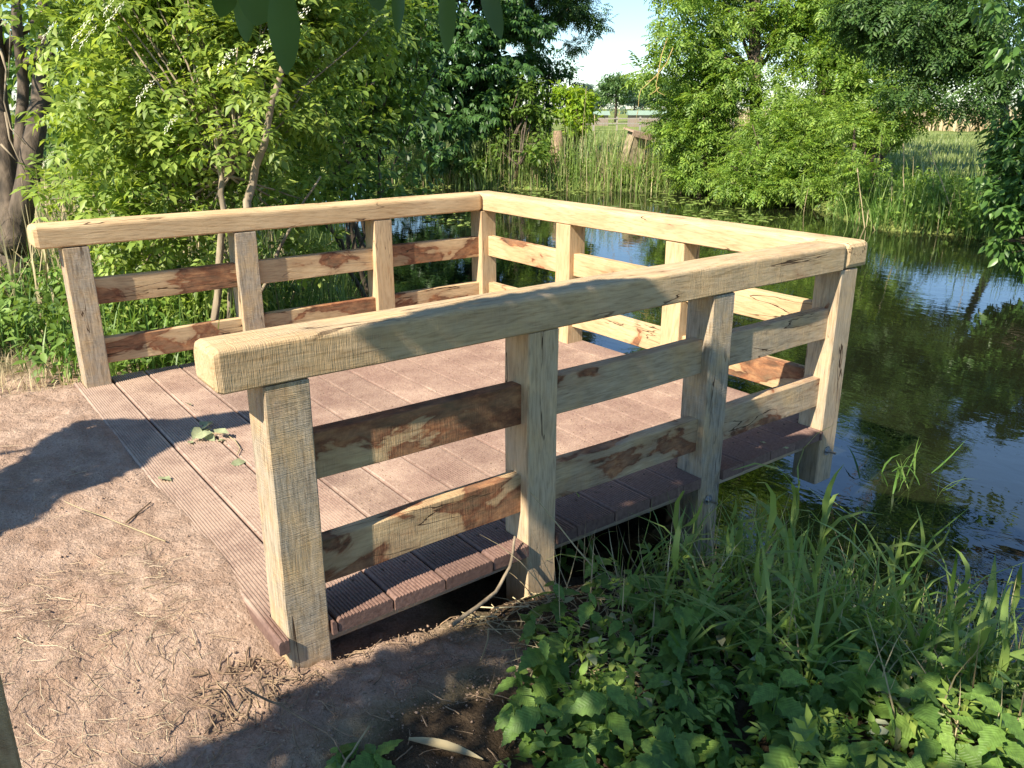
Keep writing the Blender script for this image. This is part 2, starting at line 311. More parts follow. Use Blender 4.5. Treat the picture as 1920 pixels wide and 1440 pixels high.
# a few heel dents
for dx, dy, r, dd in [(-.95,-.62,.06,.03),(-.62,-.75,.07,.035),(-.5,-.5,.05,.03),(-1.3,-.5,.05,.02),(-.3,-.72,.06,.03),(-1.7,-.7,.08,.02),(-.8,-.38,.035,.02),(-.35,-.45,.05,.02)]:
    Z -= dd*np.exp(-((X-dx)**2+(Y-dy)**2)/r**2)*(1+.6*fnoise(X, Y, .04, 21, 2))
nx, ny = len(xs), len(ys); I = np.arange(nx*ny).reshape(ny, nx)
F = np.stack([I[:-1,:-1], I[:-1,1:], I[1:,1:], I[1:,:-1]], -1).reshape(-1, 4)
me = mesh('ground', np.stack([X, Y, Z], -1).reshape(-1, 3), F, None, True)
dsh = pdist(X, Y)
sand = sstep(-5.2, -3.7, X+.5*fnoise(X, Y, .6, 31, 3))*sstep(.62, .2, X+.25*fnoise(X, Y, .4, 32, 3))*sstep(.75, .3, Y+.3*fnoise(X, Y, .5, 33, 3))*sstep(-6, -4, Y)
nearbank = sstep(7, 4, np.hypot(X, Y))*(1-sand)
cacol = np.stack([sand, nearbank, sstep(25, 60, np.hypot(X, Y)), np.ones_like(sand)], -1).astype(np.float32)
ca = me.color_attributes.new('cover', 'FLOAT_COLOR', 'POINT'); ca.data.foreach_set('color', cacol.ravel())
def groundmat():
    m, nt, ns, lk, b, out = newmat('ground_cover')
    geo = ns.new('ShaderNodeNewGeometry'); at = ns.new('ShaderNodeAttribute'); at.attribute_name = 'cover'
    sp = ns.new('ShaderNodeSeparateColor'); lk.new(at.outputs['Color'], sp.inputs[0])
    def noise(sc, det=8, ro=.6):
        n = ns.new('ShaderNodeTexNoise'); n.inputs['Scale'].default_value = sc; n.inputs['Detail'].default_value = det; n.inputs['Roughness'].default_value = ro
        lk.new(geo.outputs['Position'], n.inputs['Vector']); return n
    a, f, g = noise(5), noise(90, 6, .7), noise(.25, 6)
    rs = ramp(ns, [(.25, (.28,.185,.13)), (.5, (.46,.325,.24)), (.75, (.59,.44,.34))]); lk.new(f.outputs[0], rs.inputs[0])
    rt = ramp(ns, [(.3, (.62,.55,.5)), (.6, g1(1))]); lk.new(a.outputs[0], rt.inputs[0])
    sd = nd(ns, 'ShaderNodeMix', data_type='RGBA', blend_type='MULTIPLY'); sd.inputs[0].default_value = .8; lk.new(rs.outputs[0], sd.inputs[6]); lk.new(rt.outputs[0], sd.inputs[7])
    mud = ramp(ns, [(.3, (.05,.035,.022)), (.7, (.13,.09,.055))]); lk.new(f.outputs[0], mud.inputs[0])
    gr = ramp(ns, [(.35, (.10,.14,.035)), (.65, (.24,.27,.08))]); lk.new(g.outputs[0], gr.inputs[0])
    m1 = nd(ns, 'ShaderNodeMix', data_type='RGBA'); lk.new(sp.outputs[1], m1.inputs[0]); lk.new(gr.outputs[0], m1.inputs[6]); lk.new(mud.outputs[0], m1.inputs[7])
    m2 = nd(ns, 'ShaderNodeMix', data_type='RGBA'); lk.new(sp.outputs[0], m2.inputs[0]); lk.new(m1.outputs[2], m2.inputs[6]); lk.new(sd.outputs[2], m2.inputs[7])
    lk.new(m2.outputs[2], b.inputs['Base Color']); b.inputs['Roughness'].default_value = .95; b.inputs['Specular IOR Level'].default_value = .1
    bp = ns.new('ShaderNodeBump'); f3 = noise(28, 7, .68); fa = nd(ns, 'ShaderNodeMath', operation='MULTIPLY_ADD'); fa.inputs[1].default_value = 2.2; lk.new(f3.outputs[0], fa.inputs[0]); lk.new(f.outputs[0], fa.inputs[2])
    bp.inputs['Strength'].default_value = .9; bp.inputs['Distance'].default_value = .013; lk.new(fa.outputs[0], bp.inputs['Height']); lk.new(bp.outputs[0], b.inputs['Normal'])
    return m
me.materials.append(groundmat()); gro = link('ground', me); tag(gro, kind='structure')

# water
def watermat():
    m, nt, ns, lk, b, out = newmat('pond_water')
    geo = ns.new('ShaderNodeNewGeometry')
    n0 = ns.new('ShaderNodeTexNoise'); n0.inputs['Scale'].default_value = .5; n0.inputs['Detail'].default_value = 4; lk.new(geo.outputs['Position'], n0.inputs['Vector'])
    r = ramp(ns, [(.35, (.006,.008,.004)), (.7, (.014,.016,.007))]); lk.new(n0.outputs[0], r.inputs[0]); lk.new(r.outputs[0], b.inputs['Base Color'])
    b.inputs['Roughness'].default_value = .015; b.inputs['IOR'].default_value = 1.55; b.inputs['Specular IOR Level'].default_value = 1.0
    n1 = ns.new('ShaderNodeTexNoise'); n1.inputs['Scale'].default_value = 3.8; n1.inputs['Detail'].default_value = 3; n1.inputs['Distortion'].default_value = .4
    mp = nd(ns, 'ShaderNodeMapping'); mp.inputs['Scale'].default_value = (1, 1.7, 1); mp.inputs['Rotation'].default_value = (0, 0, .9)
    lk.new(geo.outputs['Position'], mp.inputs[0]); lk.new(mp.outputs[0], n1.inputs['Vector'])
    bp = ns.new('ShaderNodeBump'); bp.inputs['Strength'].default_value = .16; bp.inputs['Distance'].default_value = .012
    lk.new(n1.outputs[0], bp.inputs['Height']); lk.new(bp.outputs[0], b.inputs['Normal'])
    return m
wo = link('pond_water', mesh('pond_water', [(-40,-.2,WZ),(8,-.2,WZ),(8,26,WZ),(-40,26,WZ)], [(0,1,2,3)], watermat())); tag(wo, kind='structure')

# ------------------------------------------------------------------ the viewing platform
plat = empty('viewing_platform', (0,0,0), 'new oak railed viewing platform with brown ribbed decking jutting over the pond', 'platform')
def beam(name, a, b, wid, hgt, mat, parent, bev=.006, round_top=0, axis_='x', irregular=.0015, attrs=None, segs=10, endround=0):
    """beam with local X along its length. a,b = end centres (bottom-centre line), wid across, hgt up; for posts axis_='z'"""
    a = np.array(a, float); b = np.array(b, float); L = np.linalg.norm(b-a)
    # cross-section (y,z) counter-clockwise, z from 0..hgt
    w2 = wid/2; sec = []
    def arc(cy, cz, r, a0, a1, n):
        for i in range(n+1):
            t = a0+(a1-a0)*i/n; sec.append((cy+r*math.cos(t), cz+r*math.sin(t)))
    rt1, rt2 = (round_top if isinstance(round_top, tuple) else (round_top, round_top)) if round_top else (bev, bev)
    q = math.pi/2
    arc(w2-bev, bev, bev, -q, 0, 1 if bev < .02 else 3)
    arc(w2-rt1, hgt-rt1, rt1, 0, q, 4 if rt1 > .012 else 1)
    arc(-w2+rt2, hgt-rt2, rt2, q, 2*q, 4 if rt2 > .012 else 1)
    arc(-w2+bev, bev, bev, 2*q, 3*q, 1 if bev < .02 else 3)
    sec = np.array(sec); n = len(sec)
    e = max(.004, endround)
    stations = [(0, max(.0, 1-e/w2*.9)), (e*.3, 1-e/w2*.28), (e, 1)]+[(x, 1) for x in np.linspace(e, L-e, segs)[1:-1]]+[(L-e, 1), (L-e*.3, 1-e/w2*.28), (L, max(0, 1-e/w2*.9))]
    V = []; c = np.array([0, hgt/2]); ph = rng.random(4)*6
    for x, s in stations:
        o = irregular*np.array([math.sin(x*3+ph[0])+.5*math.sin(x*11+ph[1]), math.sin(x*2.3+ph[2])+.4*math.sin(x*9+ph[3])]) if 0 < x < L else np.zeros(2)
        sc = np.array([s, 1-(1-s)*w2/(hgt/2)])
        for p in sec: yy, zz = c+(p-c)*sc+o; V.append((x, yy, zz))
    m = len(stations)
    Fc = [(i*n+k, (i+1)*n+k, (i+1)*n+(k+1) % n, i*n+(k+1) % n) for i in range(m-1) for k in range(n)]
    Fc += [tuple(range(n)), tuple(range((m-1)*n, m*n))[::-1]]
    Fc = [f[::-1] for f in Fc]
    me = mesh(name, V, Fc, mat)
    o = link(name, me, parent, a)
    d = (b-a)/L
    if axis_ == 'x': o.rotation_euler = (0, 0, math.atan2(d[1], d[0]))
    elif axis_ == 'z': o.rotation_euler = (0, -math.pi/2, 0)      # local X up, local Z -> -X world
    for k, v in (attrs or {}).items(): o[k] = float(v)
    return o
PW, PD = .150, .153
W = 3.242; ZB, ZT = .887, 1.024
def post(x1, y0, zb, zt, wid=PW, dep=PD, **at):
    """x1 = outer (+x) face, y0 = near (-y) face"""
    return beam('post', (x1, y0+wid/2, zb), (x1, y0+wid/2, zt), wid, dep, M['oaksaw' if at.pop('saw', 0) else 'oak'], plat, .005, axis_='z', attrs=at, segs=8)
N = [-.174, .849, 1.904, 2.908]
posts = [post(0, N[0], -.45, ZB-.004, grey=.8, saw=1), post(0, N[1], -.5, ZB-.003, grey=.5), post(0, N[2], -1.2, ZB-.003, grey=.95, saw=1), post(0, N[3], -.332, ZB-.003, grey=.6)]
for y0, zb in [(-.168, -.3), (.878, -.8), (1.93, -1.2), (2.908, -1.2)]: posts.append(post(-W, y0, zb, ZB-.003, grey=.85 if y0 < 1 else .2, saw=1 if y0 < 1 else 0))
for x0 in (-2.329, -1.251): posts.append(post(x0+.156, 2.937, -1.2, ZB-.003, wid=PD, dep=.156, grey=.05))
posts[0]['label'] = 'grey weathered rough sawn entrance post'; posts[2]['label'] = 'grey post with a bolt standing in the water'
# handrails
RW = .2
beam('handrail', (.004-RW/2, -.313, ZB), (.004-RW/2, 2.929, ZB), RW, ZT-ZB, M['oaksaw'], plat, .006, (.04, .017), segs=26, endround=.022, attrs=dict(grey=.38))
beam('handrail', (-W-RW/2, -.313, ZB+.002), (-W-RW/2, 2.929, ZB+.002), RW, ZT-ZB, M['oak'], plat, .010, (.03, .03), segs=26, endround=.03, attrs=dict(grey=.04))
beam('handrail', (-W-RW, 2.933+RW/2, ZB), (.006, 2.933+RW/2, ZB), RW, ZT-ZB+.001, M['oak'], plat, .006, (.03, .03), segs=26, endround=.028, attrs=dict(grey=.06))
# mid rails: two heights per bay
def rail(a, b, z0, z1, st, gr, key=0):
    o = beam('rail', (*a, z0), (*b, z0), .062, z1-z0, M['oaksaw' if key else 'oak'], plat, .0035, irregular=.003, segs=9, attrs=dict(stain=st, grey=gr)); return o
RZ = [(.512, .676), (.124, .290)]
xc = -.044-.031
stN = {(0,0): .76, (0,1): .52, (1,0): .12, (1,1): .45, (2,0): .0, (2,1): .36}
for i in range(3):
    for j, (z0, z1) in enumerate(RZ):
        rail((xc, N[i]+PW-.02), (xc, N[i+1]+.02), z0, z1, stN[i, j], .2+.4*(i > 0), 1)
LY = [-.168, .878, 1.93, 2.908]; xl = -W-.044-.031
stL = {(0,0): .66, (0,1): .56, (1,0): .2, (1,1): .6, (2,0): .55, (2,1): .55}
for i in range(3):
    for j, (z0, z1) in enumerate(RZ): rail((xl, LY[i]+PW-.02), (xl, LY[i+1]+.02), z0, z1, stL[i, j], .05)
BX = [-W-.001, -2.329, -1.251, -.152]; yb = 2.937+.044+.031
stB = {(0,0): .36, (0,1): .1, (1,0): .22, (1,1): .3, (2,0): .05, (2,1): .38}
for i in range(3):
    for j, (z0, z1) in enumerate(RZ): rail((BX[i]+(.136 if i else -.02), yb), (BX[i+1]+.02, yb), z0, z1, stB[i, j], .02)
# bolts with washer and nut
for y, z, x in [(1.975, -.139, .002), (2.985, -.141, .002)]:
    par = posts[2] if y < 2 else posts[3]
    mb = MB()
    mb.tube([(0,0,0),(.004,0,0)], .027, 20); mb.tube([(.0045,0,0),(.018,0,0)], .015, 6); mb.tube([(.018,0,0),(.056,0,0)], .0075, 8)
    o = mb.build('bolt', M['steel'], None); o.parent = par; o.matrix_parent_inverse = par.matrix_basis.inverted(); o.location = (x, y, z)
# deck boards: ribbed profile, cut round the posts
BP = .2218; TH = .052
cuts = [(y-.004, y+PW+.004) for y in N]; cutsL = [(y-.004, y+PW+.004) for y in LY]
def board(k):
    y0 = k*BP+.0035; y1 = (k+1)*BP-.0035
    if k == -1: y0 = -.213
    prof = [(y0, -.010), (y0+.004, -.003), (y0+.009, 0)]; nr = 14; a, b = y0+.014, y1-.014; s = (b-a)/nr
    for i in range(nr):
        prof += [(a+i*s, 0), (a+i*s+s*.18, -.0045), (a+i*s+s*.42, -.0045), (a+i*s+s*.6, 0)]
    prof += [(y1-.009, 0), (y1-.004, -.003), (y1, -.010)]
    jx = rng.uniform(-.003, .004); V = []; Fc = []
    def seg(xa, xb, p, q):
        n = len(V); V.extend([(xa,p[0],p[1]),(xb,p[0],p[1]),(xb,q[0],q[1]),(xa,q[0],q[1]),(xa,p[0],-TH),(xb,p[0],-TH),(xb,q[0],-TH),(xa,q[0],-TH)])
        Fc.extend([(n,n+1,n+2,n+3),(n+1,n+5,n+6,n+2),(n,n+3,n+7,n+4),(n+4,n+7,n+6,n+5)]); return n
    def xr(y): return -PD-.006 if y > 2.9 else -PD-.006 if any(c[0] < y < c[1] for c in cuts) else DX1+jx
    def xlft(y): return -W+.002 if y > 2.9 else -W+.002 if any(c[0] < y < c[1] for c in cutsL) else DX0+jx
    # split profile at cut lines
    P2 = [prof[0]]
    for p, q in zip(prof, prof[1:]):
        for c in sorted(set(sum(map(list, cuts+cutsL), []))):
            if p[0]+1e-4 < c < q[0]-1e-4: t = (c-p[0])/(q[0]-p[0]); P2.append((c, p[1]+t*(q[1]-p[1])))
        P2.append(q)
    P2 = [P2[0]]+sorted(P2[1:-1], key=lambda v: v[0])+[P2[-1]]
    prev = None
    for p, q in zip(P2, P2[1:]):
        if q[0]-p[0] < 1e-6: continue
        mid = (p[0]+q[0])/2; xa, xb = xlft(mid), xr(mid); n = seg(xa, xb, p, q)
        if prev is None: Fc.append((n, n+4, n+5, n+1))
        elif prev != (xa, xb):
            lo = n
            Fc.append((lo, lo+4, lo+5, lo+1)); Fc.append((lastn+3, lastn+2, lastn+6, lastn+7))
        prev = (xa, xb); lastn = n
    Fc.append((lastn+3, lastn+2, lastn+6, lastn+7))
    return mesh('deck_board', V, Fc, M['comp'])
for k in range(-1, 14):
    o = link('deck_board', board(k), plat)
    o.location.z = rng.uniform(-.0015, .0015)
    if k >= 0:
        for x in (-.2, -.205+.0):
            pass
        for dy in (.06, .16):
            mb = MB(); mb.tube([(0,0,-.002),(0,0,.0022)], .0055, 8); s = mb.build('screw', M['screw'], o); s.location = (-.185+rng.uniform(-.006,.006), k*BP+dy, .0)
# joists below
for x in (-.13, -1.1, -2.2, -3.25):
    beam('joist', (x, -.05, -.155), (x, 3.06, -.155), .06, .10, M['oak'], plat, .003, attrs=dict(grey=.8))

# ------------------------------------------------------------------ leaf and blade generators
def tmpl(kind):
    V = []; F = []
    def leaf(o, d, n, L, wd, q=2, droop=.12):
        o = np.array(o, float); d = np.array(d, float)/np.linalg.norm(d); s = np.cross(n, d); s /= np.linalg.norm(s); n2 = np.cross(d, s); b = len(V)
        if q == 2:
            V.extend([o, o+d*L*.45+s*wd/2+n2*wd*.15, o+d*L-n2*L*droop, o+d*L*.45-s*wd/2+n2*wd*.15, o+d*L*.5])
            F.extend([(b,b+4,b+1),(b+4,b+2,b+1),(b,b+3,b+4),(b+4,b+3,b+2)])
        elif q == 1:
            V.extend([o, o+d*L*.5+s*wd/2+n2*wd*.12, o+d*L-n2*L*droop, o+d*L*.5-s*wd/2+n2*wd*.12]); F.extend([(b,b+2,b+1),(b,b+3,b+2)])
        else:
            V.extend([o, o+d*L*.25+s*wd*.42+n2*wd*.1, o+d*L*.6+s*wd*.42+n2*wd*.06, o+d*L-n2*L*droop, o+d*L*.6-s*wd*.42+n2*wd*.06, o+d*L*.25-s*wd*.42+n2*wd*.1, o+d*L*.42])
            F.extend([(b,b+6,b+1),(b+1,b+6,b+2),(b+2,b+6,b+3),(b+3,b+6,b+4),(b+4,b+6,b+5),(b+5,b+6,b)])
    n = np.array([0,0,1.])
    if kind == 'single': leaf((0,0,0), (1,0,-.1), n, 1, .5, 3)
    if kind == 'diamond': leaf((0,0,0), (1,0,-.1), n, 1, .5, 1)
    if kind == 'elder':       # 5 leaflets
        for x, a in [(.38, 1.05), (.38, -1.05), (.72, .95), (.72, -.95)]: leaf((x,0,0), (math.cos(a), math.sin(a), -.15), n, .5, .21, 2)
        leaf((.82,0,0), (1,0,-.25), n, .58, .25, 2)
    if kind == 'ash':
        for x in (.25, .48, .7, .9):
            for a in (1.0, -1.0): leaf((x, 0, -.1*x*x), (math.cos(a), math.sin(a), -.2), n, .36, .14, 1)
        leaf((1.0,0,-.1), (1,0,-.4), n, .36, .15, 1)
    if kind == 'palm':
        for a in (-1.5,-.85,-.3,.3,.85,1.5): leaf((0,0,0), (math.cos(a), math.sin(a), -.45), n, .8 if abs(a) < 1 else .55, .3, 2, .2)
    if kind == 'flower':
        for i in range(40):
            r = .5*math.sqrt(random.random()); a = random.random()*6.28
            leaf((r*math.cos(a), r*math.sin(a), .06*math.cos(r*3)+random.uniform(-.04,.04)), (math.cos(a*3), math.sin(a*3), .1), n, .075, .07, 1)
    return np.array(V), np.array(F)
T = {k: tmpl(k) for k in ('single', 'diamond', 'elder', 'ash', 'palm', 'flower')}
def frames(d, n):
    d = unit(d); s = unit(np.cross(n, d)); n2 = np.cross(d, s); return np.stack([d, s, n2], -1)   # columns
def soup(t, pos, d, n, size):
    V, F = T[t]; R = frames(d, n); m = len(pos)
    VV = np.einsum('mij,kj->mki', R, V)*size[:, None, None]+pos[:, None, :]
    FF = F[None]+np.arange(m)[:, None, None]*len(V)
    return VV.reshape(-1, 3), FF.reshape(-1, F.shape[1])
def rdir(m): return unit(rng.normal(size=(m, 3)))
def cluster_leaves(centers, radii, per, t, size, flat=.65, up=.9, droop=.35, outc=None):
    centers = np.asarray(centers, float); k = len(centers); idx = np.repeat(np.arange(k), per)
    u = rdir(len(idx))*(rng.random(len(idx))**.42)[:, None]; u[:, 2] *= flat
    pos = centers[idx]+u*np.asarray(radii)[idx][:, None]
    d = u*1.3+rdir(len(idx))*.7; d[:, 2] -= droop
    n = np.array([0, 0, up])+u*.5+rdir(len(idx))*.45
    return soup(t, pos, d, n, size*rng.uniform(.65, 1.25, len(idx)))
def crown(name, parent, mat, ells, ncl, rc, per, t, size, holes=None, **kw):
    C = []; R = []
    tot = sum(e[3]*e[4]*e[5] for e in ells)
    tot2 = sum((e[3]*e[4]*e[5])**.75 for e in ells)
    for (x, y, z, a, b, c) in ells:
        m = max(3, int(ncl*(a*b*c)**.75/tot2)); u = rdir(m)*(rng.random(m)**.38)[:, None]
        C.append(np.array([x, y, z])+u*np.array([a, b, c])); R.append(rc*rng.uniform(.55, 1.3, m))
    C = np.vstack(C); R = np.concatenate(R)
    if holes is not None: keep = holes(C); C = C[keep]; R = R[keep]
    V, F = cluster_leaves(C, R, per, t, size, **kw)
    o = link(name, mesh(name, V-np.array(parent.location), F, mat), parent); o['kind'] = 'stuff'
    return C
def wob(a, b, n=7, amp=.06):
    a = np.array(a, float); b = np.array(b, float); t = np.linspace(0, 1, n)[:, None]; L = np.linalg.norm(b-a)
    w_ = rng.normal(size=(n, 3)); w_[0] = w_[-1] = 0; w_ = np.cumsum(w_, 0)*.3; w_ -= np.linspace(0, 1, n)[:, None]*w_[-1]
    return a+(b-a)*t+w_*amp*L
def limbs(parent, mat, base, top, r0, r1, targets, nlimb=10, name='trunk', rl=.35, wamp=.04, sides=10):
    loc = np.array(parent.location); trunk = wob(base, top, 9, wamp); mb = MB(); mb.tube(trunk-loc, np.linspace(r0, r1, 9), sides)
    trk = mb.build(name, mat, parent, True)
    targets = np.asarray(targets); sel = targets[rng.choice(len(targets), min(nlimb, len(targets)), replace=False)]; mb = MB()
    for tg in sel:
        i = int(np.clip((np.argmin(np.linalg.norm(trunk-tg, axis=1))-2), 2, 8)); s = trunk[i]; p = wob(s, tg, 7, .07)
        r = (r0+(r1-r0)*i/8)*rl; mb.tube(p-loc, np.linspace(r, r*.2, 7), 6)
        others = targets[np.argsort(np.linalg.norm(targets-tg, axis=1))[1:5]]
        for q in others: mb.tube(wob(p[4], q, 5, .08)-loc, np.linspace(r*.4, r*.1, 5), 4)
    mb.build('branch', mat, parent, True)
    return trunk
def blade_t(bend, n=4, fold=.0):
    V = []; F = []
    for i in range(n+1):
        t = i/n; a = bend*t; x = (1-math.cos(a))/bend if bend > .01 else 0; z = math.sin(a)/bend if bend > .01 else t
        w_ = .5*(1-t**1.8)*min(1, .45+t*3)
        if i < n: V += [(x, w_, z), (x, -w_, z)]
        else: V += [(x, 0, z)]
    for i in range(n-1): F += [(2*i, 2*i+1, 2*i+3), (2*i, 2*i+3, 2*i+2)]
    F += [(2*n-2, 2*n-1, 2*n)]
    return np.array(V), np.array(F)
BT = [blade_t(b) for b in (.3, .8, 1.4, 2.1)]
def blades(pos, length, width, lean=.25, bends=(0,1,2,3)):
    """many bent blades as one soup"""
    Vs = []; Fs = []; n0 = 0; pos = np.asarray(pos, float); ch = rng.choice(bends, len(pos))
    for b in set(ch):
        i = np.where(ch == b)[0]; V, F = BT[b]; m = len(i); yaw = rng.random(m)*6.283; L = length[i]; Wd = width[i]
        X_ = V[None, :, 0]*L[:, None]; Y_ = V[None, :, 1]*Wd[:, None]; Z_ = V[None, :, 2]*L[:, None]
        tl = rng.normal(0, lean, m)[:, None]; X2 = X_*np.cos(tl)+Z_*np.sin(tl); Z2 = -X_*np.sin(tl)+Z_*np.cos(tl)
        c, s = np.cos(yaw)[:, None], np.sin(yaw)[:, None]
        VV = np.stack([X2*c-Y_*s, X2*s+Y_*c, Z2], -1)+pos[i][:, None, :]
        Vs.append(VV.reshape(-1, 3)); Fs.append((F[None]+np.arange(m)[:, None, None]*len(V)+n0).reshape(-1, 3)); n0 += m*len(V)
    return np.vstack(Vs), np.vstack(Fs)
def on_ground(xy, dz=0): return np.column_stack([xy, H(xy[:, 0], xy[:, 1])+dz])
def scatter(poly_or_box, n, cond=None):
    x0, y0, x1, y1 = poly_or_box; xy = np.column_stack([rng.uniform(x0, x1, n), rng.uniform(y0, y1, n)])
    return xy[cond(xy[:, 0], xy[:, 1])] if cond is not None else xy
def stuff(name, V, F, mat, label, cat): return tag(link(name, mesh(name, V, F, mat)), label, cat, kind='stuff')

# ------------------------------------------------------------------ trees and shrubs
# left forked trunk
b0 = G(25, 520, -.1); b0 = P(22, 520, 7.6); b0[2] = -.15
tA = empty('forked_tree', b0, 'old forked tree with smooth grey brown trunks at the left edge of the photo', 'tree'); loc = np.array(b0)
mb = MB(); fk = P(28, 395, 7.6)-loc
mb.tube([fk*0+[0,0,-.2], fk*.12, fk*.3, fk*.5, fk*.7, fk*.85], [.25,.19,.165,.15,.14,.10], 16); tr = mb.build('trunk', M['bark'], tA, True)
for pts, rr in [([(24,470),(16,395),(6,300),(-5,180),(-15,40),(-30,-150)], (.125,.115,.105,.09,.085,.08)), ([(26,470),(42,385),(62,280),(76,190),(82,110),(78,40),(90,-120)], (.115,.105,.095,.085,.075,.045,.04)), ([(22,380),(38,260),(45,150),(30,40),(40,-100)], (.06,.055,.05,.045,.04)), ([(8,110),(22,75),(60,45),(78,20),(70,-20)], (.035,.033,.03,.03,.03)), ([(45,120),(62,112),(88,100),(100,98)], (.035,.03,.025,.01))]:
    mb = MB(); p3 = np.array([P(x, y, 7.6+.15*math.sin(x)) for x, y in pts])-loc
    tt = np.linspace(0, len(p3)-1, len(p3)*3); p4 = np.column_stack([np.interp(tt, range(len(p3)), p3[:, i]) for i in range(3)])+rng.normal(size=(len(tt), 3))*.006
    mb.tube(p4, np.interp(tt, range(len(rr)), rr), 12); mb.build('trunk', M['bark'], tA, True)
for pts in [[(0,90),(12,130),(8,190),(20,240),(48,270)], [(10,210),(18,260),(50,330)], [(60,30),(100,60),(150,70)], [(5,40),(20,60),(15,150)], [(2,270),(30,300)], [(70,95),(95,115)], [(55,10),(90,28),(140,22)]]:
    mb = MB(); mb.tube(np.array([P(x, y, 7.35) for x, y in pts])-loc, np.linspace(.012, .004, len(pts)), 5); mb.build('twig', M['bark2'], tA, True)
C = crown('crown', tA, M['bush'], [(b0[0]-.3, b0[1]-.6, 5.0, 2.2, 2.4, 1.3)], 90, .5, 60, 'single', .11)

# big elder
be = np.array([-4.5, 1.35, -.2]); el = empty('elder_shrub', be, 'tall yellow green elder bush with white flower heads behind the left railing', 'shrub')
ells = []
for px, py, d, r in [(205,90,6.3,.55),(330,60,6.2,.7),(480,60,6.4,.6),(190,200,6.1,.4),(280,200,5.9,.62),(400,170,5.8,.6),(520,130,6.2,.5),(230,310,5.9,.45),(420,300,6.2,.35),(560,60,6.8,.5),(330,340,6.0,.38),(190,60,6.7,.4),(640,40,7.0,.45),(540,300,6.6,.3),(430,-80,6.2,.9),(200,-80,6.3,.8),(600,-100,6.6,.6),(620,240,6.9,.32),(160,330,6.6,.25),(250,385,6.1,.26),(360,400,6.0,.25),(150,395,6.4,.25),(520,385,6.3,.25),(590,350,6.8,.25),(300,470,6.2,.28),(220,450,6.3,.28),(380,480,6.1,.22),(600,470,6.6,.16),(330,540,6.4,.2),(240,540,6.4,.24),(400,540,6.4,.16)]:
    c_ = P(px, py, d*1.06); ells.append((*c_, r, r, r*.85))
C = crown('crown', el, M['elder'], ells, 300, .22, 26, 'elder', .17, flat=.7, droop=.25)
loc = be
for pts, rr in [([(400,640),(412,480),(418,390),(412,290),(404,250)], .03), ([(455,560),(462,400),(492,270),(525,140),(560,20)], .036), ([(430,620),(440,420),(430,330),(370,240),(300,160)], .02), ([(470,600),(540,430),(600,330)], .016), ([(440,560),(400,380),(300,330),(190,300)], .015),([(455,560),(470,300),(450,200),(455,80)], .018)]:
    p3 = np.array([P(x, y, 5.95+.5*(rr < .03)) for x, y in pts])-loc; tt = np.linspace(0, len(p3)-1, len(p3)*3)
    p4 = np.column_stack([np.interp(tt, range(len(p3)), p3[:, i]) for i in range(3)])+rng.normal(size=(len(tt), 3))*.008
    mb = MB(); mb.tube(p4, np.linspace(rr, rr*.5, len(tt)), 8); mb.build('stem', M['bark2'], el, True)
mb = MB()
for c_ in C[rng.choice(len(C), 70)]:
    mb.tube(wob(P(430, 330, 6.2), c_, 6, .07)-loc, np.linspace(.012, .004, 6), 4)
mb.build('branch', M['bark2'], el, True)
for px, py, d, s in [(155,60,5.35,.17),(165,72,5.3,.13),(215,30,5.2,.14),(485,105,5.15,.16),(425,115,5.15,.13),(560,40,5.5,.15),(92,60,5.6,.12),(272,175,5.0,.13),(210,8,5.3,.13),(90,300,6.0,.1),(320,235,5.0,.09)]:
    V, F_ = soup('flower', np.array([[0,0,0.]]), np.array([[1,0,.1]]), np.array([[.5,-.9,.8]]), np.array([s*1.8])); o = link('flower_head', mesh('flower_head', V, F_, M['flower']), el, P(px, py, d*1.04)-loc)

def shrub(name, px, base_py, d, mat, label, blobs, ncl, rc, per, t, size, cat='shrub', stems=5, group=None, bark='bark', off=0, **kw):
    d += off; blobs = [(x, y, q+off, r_*(q+off)/q, z_) for x, y, q, r_, z_ in blobs]
    b = P(px, base_py, d); b[2] = float(H(b[0], b[1]))-.05; e = empty(name, b, label, cat, group)
    ells = [(*P(x, y, dd), r, r, r*zz) for x, y, dd, r, zz in blobs]
    C = crown('crown', e, M[mat], ells, ncl, rc, per, t, size, **kw)
    mb = MB()
    for k in range(stems):
        tg = C[rng.integers(len(C))]; p = wob(b+rng.normal(size=3)*np.array([.15,.15,0]), tg, 7, .05)-b; mb.tube(p, np.linspace(.05, .012, 7)*min(1.5, d/12), 6)
        for q in C[rng.choice(len(C), 5)]: mb.tube(wob(p[3]+b, q, 6, .06)-b, np.linspace(.02, .006, 6)*d/12, 4)
    mb.build('stem', M[bark], e, True); return e
shrub('dogwood_shrub', 690, 350, 10.5, 'bush', 'dark green shrub arching over the water beside the elder', [(640,190,9.5,.75,1),(600,290,9.0,.5,.8),(690,230,10,.65,.9),(720,110,10,.7,1),(650,60,9.5,.8,1),(740,20,10,.8,1),(560,380,8.5,.45,.6),(690,345,9.2,.38,.5),(745,360,9.0,.22,.5),(620,345,8.6,.4,.6),(560,200,9,.6,1)], 240, .3, 26, 'single', .125, bark='bark')
shrub('bank_shrub', 300, 400, 12, 'bush', 'dense green shrub seen through the gaps of the elder', [(180,120,12,1.5,1),(330,200,12,1.5,1),(520,240,13,1.3,1),(200,330,11,1.0,.7),(420,60,13,1.6,1),(130,300,11,.7,.8)], 200, .5, 26, 'single', .16)
shrub('bank_shrub', 560, 330, 17, 'darkleaf', 'dark backing shrub on the left bank behind the dogwood', [(560,200,17,2.2,1),(420,150,18,2.4,1),(680,150,19,2.4,1),(250,150,17,2.4,1),(80,150,15,2.2,1),(620,300,16,1.0,.6)], 200, .8, 26, 'single', .28)
